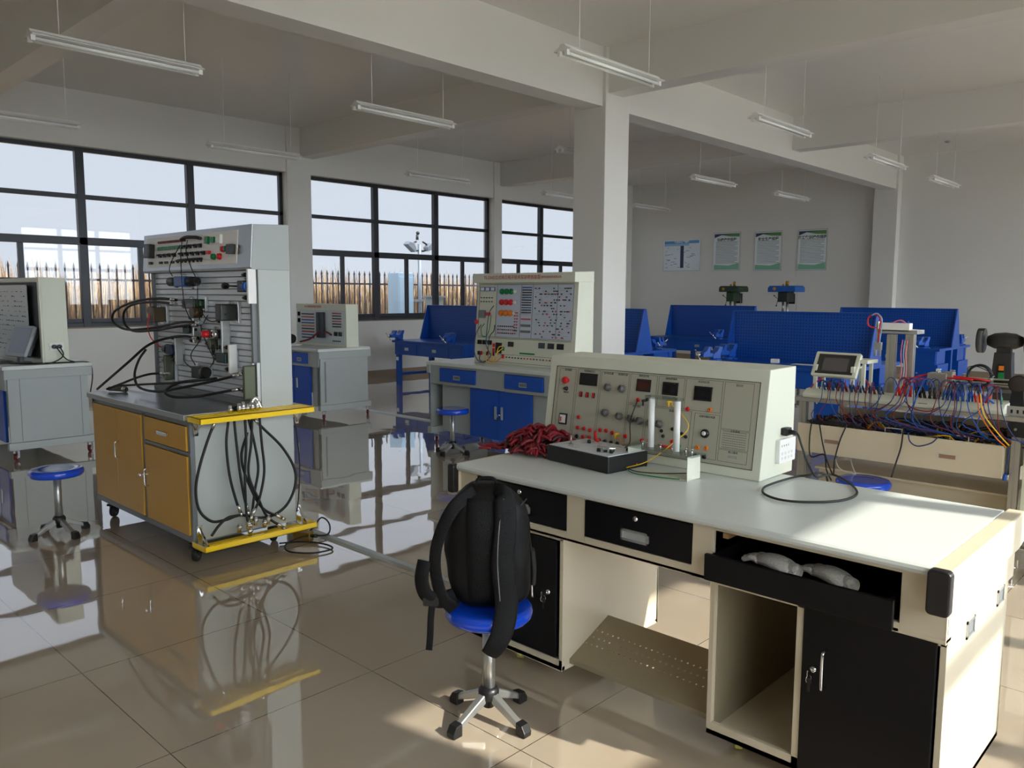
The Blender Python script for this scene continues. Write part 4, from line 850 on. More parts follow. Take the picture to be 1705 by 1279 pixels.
for i, (u, v) in enumerate(((383, 668), (398, 672), (405, 678), (412, 680), (420, 676), (428, 673))):
    p = at(u, v, x=-4.50); lab = ['leftmost', 'second', 'third', 'fourth', 'fifth', 'rightmost'][i]
    tag(obj('hose_fitting', MB().cyl((p.x, p.y, .888), (p.x, p.y, .935+.008*(i % 3)), .011, n=10).cyl((p.x, p.y, .9), (p.x, p.y, .918), .016, n=6), M_CHR), lab+' of the chrome fittings standing on the upper yellow tray', 'fitting', 'chrome fittings on the upper tray')
t = thing('loose_cylinder', 'small black cylinder with chrome ends lying behind the chrome fittings on the upper yellow tray', 'fitting', (-4.56, 2.37, .905), 2.2)
obj('barrel', MB().cyl((-.05, 0, 0.003), (.05, 0, 0.003), .014, n=14), M_BLKP, t); obj('end', MB().cyl((.05, 0, .003), (.075, 0, .003), .01, n=10), M_CHR, t)
tag(obj('chrome_elbow', MB().tube([(-4.53, 2.42, .895), (-4.515, 2.44, .94), (-4.51, 2.46, .965), (-4.5, 2.48, .93), (-4.49, 2.49, .90)], .012, n=10, k=4), M_CHR), 'chrome elbow fitting arching over the others on the upper tray', 'fitting')
cable('floor_cable', [at(465, 905, z=.01), at(500, 902, z=.012), at(540, 906, z=.012), at(553, 914, z=.012), at(520, 921, z=.012), at(480, 918, z=.012), at(478, 905, z=.02), at(510, 893, z=.03), at(545, 890, z=.02), at(548, 872, z=.05), at(535, 862, z=.06), at(520, 880, z=.02), at(505, 893, z=.014)], .0055, M_RUB, 'black cable coiled on the floor right of the lower yellow tray', k=8)
ps = thing('cable_plug_block', 'small yellow and black valve block lying on the floor by the coiled cable', 'fitting', tuple(at(505, 897, z=0)), .5)
obj('block', MB().box(-.06, .06, -.03, .03, .001, .05), mat('brass_block', (150, 122, 50), .35, .6), ps, .004); obj('nozzle', MB().cyl((.06, 0, .025), (.1, 0, .025), .012, n=12), M_BLKP, ps)
cable('side_cable', [at(489, 695, x=-4.5), at(495, 730, x=-4.5), at(499, 780, x=-4.5), at(497, 830, x=-4.48), at(494, 852, x=-4.46)], .004, M_RUB, 'thin black cable hanging at the right end of the upper yellow tray')

obj('push_handle', MB().tube([(HX0-.0, 2.62, .62), (HX0-.05, 2.60, .62), (HX0-.06, 2.60, .58), (HX0-.06, 2.60, .36), (HX0-.05, 2.60, .32), (HX0-.0, 2.62, .32)], .014, n=10, k=4), mat('tan_handle', (186, 150, 120), .4), hb)
obj('handle_clamp', MB().cyl((HX0-.06, 2.60, .40), (HX0-.06, 2.60, .45), .02, n=12), M_RED, hb)
# ---------------- grey rolling benches with consoles ----------------
def cupboard_bench(t, W, D, H, doors, drawers, kickz=.17, door_m=None, top_m=None, side_x=None, z0=.1, blank=()):
    """local: x 0..W along the front (y=0), depth D"""
    door_m = door_m or M_BLUE
    obj('worktop', MB().prism([(-.02, H-.035), (-.02, H-.008), (-.008, H), (D+.02, H), (D+.02, H-.035)], 'x', -.015, W+.015), top_m or M_TOP, t, .002)
    mb = MB()
    for x in (0, W-.02): mb.box(x, x+.02, .02, D-.02, z0+.07, H-.035)
    mb.box(-.02, .04, -.0, D+.02, z0, z0+.07).box(W-.04, W+.02, -.0, D+.02, z0, z0+.07).box(-.02, .03, -.01, D+.02, H-.125, H-.036).box(W-.03, W+.02, -.01, D+.02, H-.125, H-.036)
    mb.box(.02, W-.02, D-.06, D-.04, z0+.07, H-.04)
    ap0 = H-.235
    xs = [.02]+[q for d in drawers for q in d]+[W-.02]
    for i in range(0, len(xs), 2): mb.box(xs[i], xs[i+1], .005, .03, ap0, H-.035)
    for a, b in drawers: mb.box(a, b, .005, .03, ap0, ap0+.03).box(a, b, .005, .03, H-.06, H-.035)
    for a, b in blank: mb.box(a, b, .06, .08, z0+.04, ap0).box(a, a+.02, .06, D-.06, z0+.04, ap0).box(b-.02, b, .06, D-.06, z0+.04, ap0)
    obj('cabinet', mb, M_GREYL, t, .003)
    for a, b in drawers:
        d = obj('drawer', MB().box(a+.004, b-.004, -.012, .02, ap0+.034, H-.064), door_m, t, .003)
        pull(d, front((a+b)/2, -.012, H-.15), .1, .045, M_ALU)
    for a, b, hs_ in doors:
        d = obj('door', MB().box(a, b, .035, .06, z0+.045, ap0-.005), door_m, t, .003)
        obj('handle', MB(front(hs_, .035, z0+.32)).box(-.014, .014, -.065, .065, 0, .012), M_ALU, d, .004)
    for x in (.06, W-.0):
        for y in (.06, D-.03): caster(t, x, y, .034, mat('maroon_tyre', (96, 22, 26), .4), False, .9, None, z0)

# middle electronics bench
mbn = thing('electronics_bench', 'grey rolling bench with two blue drawers and blue double doors left of the white column', 'training bench', (-6.62, 5.65, 0))
cupboard_bench(mbn, 1.92, .78, .885, [(.615, 1.035, .99), (1.04, 1.465, 1.08)], [(.19, .735), (1.145, 1.655)], blank=((.16, .61), (1.47, 1.9)))
lock(mbn, front(1.04, .035, .40), True)
mc = thing('electronics_console', 'large grey green console with rows of red green and orange lamps on the middle bench', 'console', (-6.20, 5.93, .886))
CW, CH = 1.37, .93
ctl = math.atan(.06/.84)
obj('housing', MB().prism([(0, 0), (.06, .84), (.29, .84), (.29, 0)], 'x', 0, CW).prism([(-.005, .835), (.0, .93), (.29, .94), (.29, .835)], 'x', -.02, CW+.003), M_CONS, mc, .003)
def mf(x, h, z=0.0): return Matrix.Translation((x, h*.06/.84, h)) @ Matrix.Rotation(PI/2-ctl, 4, 'X') @ Matrix.Translation((0, 0, z))
obj('lower_panel', MB(mf(0, 0)).box(.04, CW-.04, .02, .255, 0, .003), M_PANEL if False else M_CONS, mc)
obj('upper_panel', MB(mf(0, 0)).box(.30, CW-.05, .28, .815, 0, .004), mat('pale_blue_print_panel', (192, 200, 214), .35), mc)
obj('left_panel', MB(mf(0, 0)).box(.04, .295, .28, .815, 0, .003), M_CONS, mc)
ln = MB(mf(0, 0))
for x in (.04, .295, .64, .80, 1.12, CW-.05): ln.box(x-.002, x+.002, .285, .815, .004, .005)
for y in (.02, .1, .265, .278, .818): ln.box(.04, CW-.05, y, y+.003, .003, .005)
rq = random.Random(5)
for k in range(40):
    x = rq.uniform(.82, 1.27); y = rq.uniform(.3, .78); ln.box(x, x+rq.uniform(.02, .07), y, y+.0016, .004, .0048)
obj('printed_lines', ln, M_TEXT, mc)
lettering('title', 'TL-DHD立式电工电子技术实训考核装置', .047, Matrix.Translation((.55, -.006, .885)) @ Matrix.Rotation(PI/2, 4, 'X'), M_RTEXT, mc, squash=.95)
lettering('maker_line', '教学设备制造有限公司', .026, Matrix.Translation((1.08, -.006, .885)) @ Matrix.Rotation(PI/2, 4, 'X'), M_RTEXT, mc)
for y, m, nm in ((.745, M_GREEN, 'green_lamp'), (.635, M_RED, 'red_lamp'), (.525, M_ORG, 'orange_lamp')):
    for k in range(3): obj(nm, MB(mf(.37+.065*k, y)).lathe([(0, .03), (.02, .028), (.028, .02), (.03, .004), (.034, .004)], (0, 0, 0), 18), m, mc)
    obj('lamp_end', MB(mf(.555, y)).cyl((0, 0, .004), (0, 0, .02), .016, n=14), M_WHITE, mc)
for k in range(3): d = obj('meter', MB(mf(.085+.075*k, .77)).box(-.03, .03, -.022, .022, .003, .012), M_VBLUE, mc); obj('dial', MB(mf(.085+.075*k, .77)).box(-.024, .024, -.016, .016, .012, .013), M_WHITE, d)
obj('breaker', MB(mf(.105, .51)).box(-.04, .04, -.04, .04, .003, .04), M_GREYD, mc, .004)
obj('emergency_button', MB(mf(.03, .425)).lathe([(0, .035), (.02, .035), (.024, .02), (.014, .01), (.014, .0)], (0, 0, 0), 18), M_RED, mc)
obj('red_connector', MB(mf(.19, .51)).rbox((0, 0, .016), (.05, .035, .03), .01), M_RED, mc)
for x, y, w_, h in ((.075, .215, .06, .045), (.15, .215, .06, .045), (.225, .215, .06, .045), (.36, .165, .085, .11), (.53, .21, .075, .05), (.95, .215, .08, .055), (1.07, .215, .08, .055), (1.19, .215, .085, .055)):
    obj('display', MB(mf(x, y)).box(-w_/2, w_/2, -h/2, h/2, .003, .01), M_SCR, mc)
for x, y, m in ((.07, .10, M_BLKP), (.11, .10, M_RED), (.19, .10, M_BLKP), (.29, .19, M_RED), (.29, .14, M_RED), (.29, .1, M_DRED), (.43, .16, M_GREEN), (.43, .08, M_RED)):
    obj('socket_block', MB(mf(x, y)).box(-.012, .012, -.02, .02, .003, .014), m, mc)
obj('green_strip', MB(mf(.76, .125)).box(-.1, .1, -.008, .008, .003, .008), M_GREEN, mc)
def field(name, pts, parent, mf_, r, mats, h=.012, n=8, z=.004):
    mb = MB()
    for x, y, mi in pts:
        mb.M = mf_(x, y); mb.cyl((0, 0, z), (0, 0, z+h), r, r*.8, n=n, mi=mi)
    o = obj(name, mb, mats, parent); o['kind'] = 'stuff'; return o
pts = []
for r_i in range(11):
    for c_i in range(6): pts.append((.665+.022*c_i, .785-.025*r_i, 0 if r_i % 4 else 1))
for c_i in range(6): pts.append((.665+.022*c_i, .47, 2))
for k in range(120):
    pts.append((rq.uniform(.83, 1.30), rq.choice([.30+.028*q for q in range(18)]), rq.choice((0, 0, 0, 2, 0, 3))))
for k in range(26): pts.append((.34+.03*(k % 9), .31+.035*(k//9)+.01, rq.choice((0, 0, 2))))
for k in range(14): pts.append((.57+.03*(k % 2), .35+.03*(k//2), rq.choice((0, 2))))
for k in range(20): pts.append((.48+.042*k, .075, rq.choice((0, 2, 0))))
for k in range(10): pts.append((.07+.04*(k % 5), .64+.04*(k//5), 0))
field('socket_field', pts, mc, lambda x, y: mf(x, y), .0065, [M_BLKP, M_VBLUE, M_RED, M_DARK])
for k, y in enumerate((.405, .345)): obj('chip_socket_row', MB(mf(.72, y)).box(-.065, .065, -.012, .012, .004, .01), M_KNOB, mc)
W_ = lambda x, h, o_: tuple(Vector((-6.20, 5.93, .886)) + Vector((x, h*.06/.84-o_, h)))
for i, (m, q) in enumerate((
    (M_BLUD, [(.27, .60, .02), (.24, .52, .05), (.23, .35, .06), (.24, .2, .07), (.27, .09, .03)]),
    (M_BLUD, [(.10, .40, .02), (.07, .30, .06), (.08, .12, .08), (.14, .02, .07), (.24, .03, .05), (.3, .12, .02)]),
    (M_GREEN, [(.24, .5, .02), (.26, .4, .05), (.24, .3, .06), (.17, .28, .06), (.13, .36, .05), (.15, .41, .02)]),
    (M_BLKP, [(.30, .40, .02), (.31, .34, .04), (.26, .27, .05), (.25, .1, .05)]),
    (M_YEL, [(.44, .17, .02), (.40, .12, .06), (.37, .03, .07), (.29, .01, .08), (.24, .06, .07), (.22, .15, .04), (.25, .19, .02)]),
    (M_ORG, [(.43, .08, .02), (.38, .03, .05), (.31, .02, .06), (.26, .07, .05), (.25, .13, .02)]),
    (M_DRED, [(.11, .1, .02), (.13, .04, .05), (.2, .01, .06), (.26, .05, .04), (.28, .1, .02)]),
    (M_YEL, [(.43, .19, .02), (.40, .17, .05), (.38, .08, .06), (.33, .04, .06), (.29, .12, .03)]))):
    lab = ['dark blue lead falling the whole height of the middle console', 'dark blue lead looping at the left foot of the middle console', 'green lead curled at the left of the middle console', 'black lead ending near the black display of the middle console', 'yellow lead in the widest loop at the foot of the middle console', 'orange lead looping below the black display of the middle console', 'dark red lead sagging at the lower left of the middle console', 'inner yellow lead beside the black display of the middle console'][i]
    cable('test_lead', [W_(*p) for p in q], .0042, m, lab, k=6, n=6)

# PLC bench by the window
pb_ = thing('plc_bench', 'grey rolling bench with a blue drawer and blue door half hidden behind the hydraulic tower', 'training bench', (-10.35, 5.66, 0))
cupboard_bench(pb_, 1.6, .77, .905, [(.55, .94, .9), (.96, 1.33, 1.03)], [(.99, 1.34)], z0=.115, blank=((1.35, 1.46),))
obj('leg_groove', MB().box(1.602, 1.604, .08, .1, .22, .74), M_GREYD, pb_)
pc = thing('plc_console', 'small grey console with a dark controller module on the far window bench', 'console', (-9.95, 6.09, .906))
PW, PH = 1.19, .56
obj('housing', MB().box(0, PW, 0, .19, 0, PH), M_CONS, pc, .004)
pf = lambda x, h, z=0.0: Matrix.Translation((x, 0, h)) @ Matrix.Rotation(PI/2, 4, 'X') @ Matrix.Translation((0, 0, z))
obj('face_panel', MB(pf(0, 0)).box(.03, PW-.04, .03, .48, 0, .003), mat('pale_print_panel', (196, 204, 206), .4), pc)
obj('controller', MB(pf(.64, .28)).box(-.075, .075, -.17, .17, .003, .05), mat('slate_controller', (44, 50, 62), .4), pc, .004)
obj('controller_cover', MB(pf(.61, .28)).box(-.03, .03, -.16, .16, .05, .06), mat('slate_controller', (44, 50, 62), .4), pc, .003)
for y in (.42, .33): obj('meter', MB(pf(.08, y)).box(-.028, .028, -.028, .028, .003, .012), M_SCR, pc)
for x in (.96, 1.06): obj('meter', MB(pf(x, .17)).box(-.035, .035, -.028, .028, .003, .012), M_SCR, pc)
lettering('title', 'PLC可编程控制器实训装置', .035, pf(.42, .52, .002), M_RTEXT, pc)
pts = [(.16+.035*(k % 9), .42-.04*(k//9), (0, 2, 1, 1, 3)[k//9 % 5] if k//9 < 8 else 0) for k in range(81)] + [(.9+.035*(k % 6), .44-.035*(k//6), 2 if k//6 in (0, 3) else 0) for k in range(36)] + [(.9+.04*(k % 5), .075, 0) for k in range(5)]
field('socket_field', pts, pc, pf, .009, [M_BLKP, M_VBLUE, M_RED, M_ORG], n=6)
mo = thing('motor_unit', 'small blue motor with brass coupling on a white board beside the far window console', 'motor', (-9.78, 5.80, .907), .1)
obj('base_board', MB().box(-.22, .22, -.12, .12, 0, .012), M_WHITE, mo, .002)
obj('motor', MB().cyl((-.12, 0, .09), (.12, 0, .09), .07, n=20), mat('motor_blue', (24, 70, 170), .35), mo); obj('fan_cover', MB().cyl((.12, 0, .09), (.17, 0, .09), .066, .06, n=20), M_BLKP, mo)
obj('brass_coupling', MB().box(-.05, .04, -.03, .03, .15, .2).cyl((0, 0, .2), (0, 0, .24), .02, n=10), mat('brass', (190, 140, 50), .3, .8), mo); obj('bracket', MB().box(-.2, -.13, -.06, .06, .012, .1), M_GREYL, mo)
cable('red_black_leads', [(-9.50, 5.86, .96), (-9.4, 5.95, 1.0), (-9.3, 6.05, 1.1), (-9.15, 6.06, 1.09), (-9.06, 6.06, 1.06)], .012, M_DRED, 'bundle of red and black leads between the blue motor and the far window console')

# left bench with monitor
lb_ = thing('training_bench', 'grey rolling bench at the left edge of the room carrying a monitor and printed panel', 'training bench', (-10.3, 2.17, 0))
cupboard_bench(lb_, 1.64, .75, .905, [(.75, 1.1, 1.0), (1.12, 1.42, 1.18)], [(.8, 1.4)], door_m=M_BLUE, blank=((1.5, 1.52),))
obj('panel_seam', MB().box(1.641, 1.6425, .12, .125, .18, .78).box(1.641, 1.6425, .66, .665, .18, .78), M_GREYD, lb_)
lc = thing('panel_console', 'pale console with printed circuit panels at the left edge behind the monitor', 'console', (-10.2, 2.53, .906))
LW_ = 1.45
obj('housing', MB().box(0, LW_, .02, .24, 0, .84).box(0, LW_, -.0, .02, .80, .84).box(LW_-.05, LW_, 0, .02, 0, .80).box(0, LW_-.05, 0, .02, 0, .04), M_CONS, lc, .003)
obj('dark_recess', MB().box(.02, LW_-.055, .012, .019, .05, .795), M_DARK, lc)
obj('printed_panel', MB().box(.02, LW_-.29, -.03, -.02, .04, .77), mat('pale_print_panel', (196, 204, 206), .4), lc)
ln = MB()
for r_i in range(13):
    for c_i in range(14):
        x = .05+.078*c_i; z = .1+.05*r_i
        if rq.random() < .75: ln.box(x, x+rq.uniform(.02, .06), -.032, -.03, z, z+rq.choice((.004, .008, .012)))
obj('circuit_print', ln, mat('print_dark_blue', (40, 46, 70), .5), lc)
obj('orange_marks', MB().box(LW_-.5, LW_-.34, -.033, -.03, .20, .23), M_ORG, lc)
obj('side_socket', MB().rbox((LW_+.004, .13, .165), (.008, .13, .075), .006, axis='x'), M_WHITE, lc)
for y in (.105, .15): obj('plug', MB().cyl((LW_+.008, y, .165), (LW_+.04, y, .165), .02, n=14), M_BLKP, lc)
for k, (a_, lab) in enumerate((([(-8.71, 2.68, 1.07), (-8.70, 2.70, .98), (-8.72, 2.6, .915), (-8.74, 2.45, .912), (-8.85, 2.35, .912)], 'black plug cable dropping from the side socket of the left console'),
                  ([(-8.70, 2.64, 1.07), (-8.69, 2.72, .95), (-8.69, 2.8, .912), (-8.72, 2.7, .912), (-8.8, 2.42, .912), (-9.0, 2.3, .912)], 'second black cable running from the side socket to the monitor'),
                  ([(-8.66, 2.92, .60), (-8.655, 2.945, .75), (-8.66, 2.94, .87), (-8.68, 2.9, .911), (-8.72, 2.75, .912)], 'thin black cable hanging over the right end of the left bench'))):
    cable('power_cable', a_, .006, M_RUB, lab)
mn = thing('monitor', 'small grey computer monitor tilted back on the left bench', 'monitor', (-9.0, 2.36, .907), math.radians(12))
TM = Matrix.Translation((0, 0, .06)) @ Matrix.Rotation(math.radians(-22), 4, 'X')
obj('stand', MB().lathe([(0, .012), (.09, .01), (.1, 0)], (0, .05, 0), 24).box(-.03, .03, .03, .07, .01, .14), M_GREYD, mn, .003)
obj('bezel', MB(TM).rbox((0, 0, .165), (.36, .03, .32), .012, axis='y'), mat('monitor_silver', (150, 154, 160), .35), mn, .003)
obj('back_shell', MB(TM).box(-.175, .175, .015, .06, .02, .31), mat('monitor_dark', (44, 46, 50), .4), mn, .012)
obj('screen', MB(TM).box(-.155, .155, -.0165, -.0152, .04, .305), mat('grey_screen', (128, 136, 156), .25), mn)
kb = thing('keyboard', 'black keyboard lying at the front of the left bench', 'keyboard', (-9.25, 2.27, .907), .1)
obj('body', MB().box(-.22, .22, -.07, .07, 0, .018), M_BLKP, kb, .004); obj('keys', MB().box(-.205, .205, -.058, .058, .018, .024), mat('key_grey', (60, 62, 66), .5), kb, .002)
# ---------------- blue double workbenches ----------------
def peg_mat():
    m = bpy.data.materials.new('blue_pegboard'); m.use_nodes = True; nt = m.node_tree; b = nt.nodes['Principled BSDF']
    tcn = nn(nt, 'ShaderNodeTexCoord'); sep = nn(nt, 'ShaderNodeSeparateXYZ'); nt.links.new(tcn.outputs['Object'], sep.inputs[0]); ds = []
    for ax in ('X', 'Z'):
        a = nn(nt, 'ShaderNodeMath', operation='ADD'); a.inputs[1].default_value = 50.0; nt.links.new(sep.outputs[ax], a.inputs[0])
        d = nn(nt, 'ShaderNodeMath', operation='PINGPONG'); d.inputs[1].default_value = .019; nt.links.new(a.outputs[0], d.inputs[0])
        p = nn(nt, 'ShaderNodeMath', operation='POWER'); p.inputs[1].default_value = 2; nt.links.new(d.outputs[0], p.inputs[0]); ds.append(p.outputs[0])
    s_ = nn(nt, 'ShaderNodeMath', operation='ADD'); nt.links.new(ds[0], s_.inputs[0]); nt.links.new(ds[1], s_.inputs[1])
    lt = nn(nt, 'ShaderNodeMath', operation='LESS_THAN'); lt.inputs[1].default_value = .0075**2; nt.links.new(s_.outputs[0], lt.inputs[0])
    mx = nn(nt, 'ShaderNodeMix', data_type='RGBA'); mx.inputs[6].default_value = (lin(4), lin(76), lin(168), 1); mx.inputs[7].default_value = (lin(2), lin(26), lin(70), 1)
    nt.links.new(lt.outputs[0], mx.inputs[0]); nt.links.new(mx.outputs[2], b.inputs['Base Color']); b.inputs['Roughness'].default_value = .38
    return m
M_PEG = peg_mat()
BD, BH, BM = 1.7, .79, .85
def workbench(x, y, W, label, rows=((.14, .66), (.78, 1.48))):
    t = thing('blue_workbench', label, 'workbench', (x, y, 0), 0, 'blue double workbenches with pegboards')
    obj('worktop', MB().box(0, W, 0, BD, BH-.04, BH), M_NAVY, t, .004)
    obj('pegboard', MB().box(.03, W-.03, BM-.012, BM+.012, BH, 1.40), M_PEG, t)
    obj('top_rail', MB().box(0, W, BM-.03, BM+.03, 1.385, 1.405), M_NAVY, t, .003)
    for xx in (0, W-.02): obj('wing', MB().prism([(BM-.21, BH), (BM-.03, 1.40), (BM+.03, 1.40), (BM+.21, BH)], 'x', xx, xx+.02), M_NAVY, t, .003)
    for sy in (0, 1):
        fy = 0.02 if sy == 0 else BD-.02; s_ = -1 if sy == 0 else 1
        obj('drawer_case', MB().box(.06, W-.06, fy if sy == 0 else fy-.5, fy+.5 if sy == 0 else fy, BH-.25, BH-.04), M_NAVY, t, .003)
        for a, b in rows:
            d = obj('drawer', MB().box(a, b, fy, fy+s_*.012, BH-.235, BH-.055), M_NAVY, t, .003)
            obj('card_holder', MB().box((a+b)/2-.05, (a+b)/2+.05, fy+s_*.012, fy+s_*.016, BH-.17, BH-.12), M_ALU, d)
        cb = obj('side_cupboard', MB().box(W-.36, W-.02, fy if sy == 0 else fy-.55, fy+.55 if sy == 0 else fy, .12, BH-.25), M_NAVY, t, .003)
        obj('knob', MB().cyl((W-.32, fy, .4), (W-.32, fy+s_*.02, .4), .012, n=10), M_CHR, cb)
    for xx in (.05, W-.13):
        for yy in (.05, BM-.04, BD-.13): obj('leg', MB().box(xx, xx+.08, yy, yy+.08, 0, BH-.04), M_NAVY, t, .004)
        obj('stretcher', MB().box(xx+.02, xx+.06, .13, BD-.13, .16, .21), M_NAVY, t, .003)
    obj('paper_sticker', MB().box(.06, .125, .046, .049, .43, .49), M_WHITE, t)
    return t
def vise(x, y, z, rz, label, s_=1.0):
    t = thing('bench_vise', label, 'vise', (x, y, z), rz, 'blue bench vises on the workbenches'); t.scale = (s_, s_, s_)
    m = mat('vise_blue', (20, 84, 180), .35, noise=.1)
    obj('swivel_base', MB().lathe([(0, .03), (.05, .03), (.07, .022), (.085, .0), (0, 0)], (0, 0, 0), 20).box(-.1, .1, -.025, .025, 0, .014), m, t)
    obj('fixed_jaw', MB().prism([(-.06, .03), (.05, .03), (.05, .09), (.075, .15), (.075, .175), (.03, .175), (.0, .12), (-.05, .09)], 'x', -.055, .055), m, t, .004)
    obj('sliding_jaw', MB().prism([(-.19, .05), (-.02, .05), (-.02, .09), (-.1, .1), (-.08, .175), (-.12, .175), (-.14, .13), (-.19, .10)], 'x', -.045, .045), m, t, .004)
    obj('jaw_plate', MB().box(-.05, .05, -.08, -.075, .135, .175), M_STL, t); obj('jaw_plate', MB().box(-.05, .05, .026, .03, .135, .175), M_STL, t)
    obj('screw', MB().cyl((0, -.26, .075), (0, -.18, .075), .014, n=14), M_CHR, t)
    obj('handle_bar', MB().cyl((-.06, -.245, .13), (.06, -.245, .02), .006, n=10).sph((-.06, -.245, .13), .01).sph((.06, -.245, .02), .01), M_CHR, t)
    return t
workbench(-11.42, 8.9, 1.88, 'blue workbench below the middle window, left of the electronics console')
workbench(-8.51, 8.9, 1.88, 'blue workbench just right of the white column, mostly hidden')
workbench(-5.24, 8.9, 1.84, 'large blue workbench with wide pegboard directly behind the front console')
workbench(-9.16, 13.55, 1.88, 'far blue workbench between the column and the large pegboard, under the posters')
workbench(-5.66, 13.55, 1.88, 'far blue workbench at the right against the back wall')
vise(-11.30, 8.97, .79, .0, 'blue vise on the front left corner of the bench below the middle window')
vise(-9.95, 8.99, .79, .25, 'blue vise near the right end of the bench below the middle window')
vise(-6.85, 10.42, .79, PI+.2, 'dark blue vise on the far right corner of the bench beside the column')
vise(-6.82, 10.1, .79, PI/2, 'blue vise beside the sloping end plate of the bench next to the column', .9)
vise(-5.1, 9.05, .79, -.5, 'blue vise with pale jaws at the left front corner of the large pegboard bench')
vise(-5.12, 9.45, .79, -.2, 'blue vise at the left end of the large bench, close to its pegboard', 1.1)
vise(-3.6, 9.0, .79, .2, 'blue vise at the right front of the large bench, behind the trolley')
vise(-4.05, 13.68, .79, -.3, 'blue vise with a long handle on the far right bench')
vise(-3.92, 15.1, .79, PI, 'blue vise sticking out behind the far right bench')
vise(-7.6, 13.62, .79, 0, 'blue vise on the far bench under the posters')
t = thing('white_box', 'small white box lying on the large blue workbench', 'box', (-4.95+.55, 9.25, .791), .3)
obj('box', MB().box(-.05, .05, -.03, .03, 0, .05), M_WHITE, t, .006)
tag(obj('paper_sheet', MB().box(-4.18, -3.9, 9.18, 9.36, .7905, .7925), M_WHITE), 'white paper sheet lying on the large blue workbench', 'paper')

# ---------------- drill presses, posters, grinder ----------------
def drill(x, y, s_, m, name_lab, gold=False):
    t = thing('drill_press', name_lab, 'drill press', (x, y, 0.75))
    w_ = .24*s_
    tb = obj('base', MB().box(-.16, .16, -.22, .18, 0, .05), M_GUN, t, .006)
    obj('column', MB().cyl((0, .08, .05), (0, .08, .92), .032, n=16), M_STL, t)
    obj('table', MB().cyl((0, -.1, .34), (0, -.1, .37), .13, n=24).box(-.04, .04, -.1, .1, .32, .36), M_GUN, t)
    obj('head', MB().box(-.08*s_, .09*s_, -.18, .16, .72, .93), M_GUN if gold else m, t, .015)
    obj('motor', MB().cyl((.02, .22, .68), (.02, .22, .9), .08, n=18), M_BLKP, t)
    obj('pulley_cover', MB().prism([(-w_, .93), (-w_, 1.02), (-w_*.86, 1.06), (w_*.86, 1.06), (w_, 1.02), (w_, .93)], 'y', -.24, .26), m, t, .012)
    obj('nameplate', MB().lathe([(0, .003), (.035, .002), (.036, 0)], (-w_*.5, -.24, .995), 16, d=(0, -1, 0)), mat('brass', (190, 140, 50), .3, .8), t)
    obj('pulley_cap', MB().cyl((.02, 0, 1.06), (.02, 0, 1.16), .03*s_, n=14).cyl((-.07, 0, 1.06), (-.07, 0, 1.10), .02, n=10), mat('brass', (190, 140, 50), .3, .8), t)
    obj('spindle', MB().cyl((0, -.12, .5), (0, -.12, .72), .022, n=12).cyl((0, -.12, .45), (0, -.12, .52), .03, .018, n=12), M_STL, t)
    for k in range(3):
        a = k*2*PI/3+.5; obj('feed_lever', MB().cyl((-.1*s_, -.1, .78), (-.1*s_-.03, -.1+.14*math.cos(a), .78+.14*math.sin(a)), .006, n=8).sph((-.1*s_-.03, -.1+.14*math.cos(a), .78+.14*math.sin(a)), .016), M_BLKP, t)
    obj('depth_rod', MB().cyl((w_*.8, 0, .55), (w_*.8, 0, .93), .005, n=8), M_STL, t)
    s = thing('machine_stand', 'grey stand under the '+name_lab.split(' standing')[0], 'stand', (x, y, 0))
    obj('top', MB().box(-.3, .3, -.3, .3, .71, .749), M_GREYD, s, .004)
    for sx in (-.25, .25):
        for sy in (-.25, .25): obj('leg', MB().box(sx-.025, sx+.025, sy-.025, sy+.025, 0, .71), M_GREYD, s)
drill(-8.84, 16.4, .95, mat('dark_green_cover', (26, 56, 26), .35), 'dark green drill press standing under the second poster')
drill(-7.62, 16.4, 1.25, mat('light_blue_cover', (14, 92, 176), .35), 'drill press with blue belt cover standing under the third poster', True)

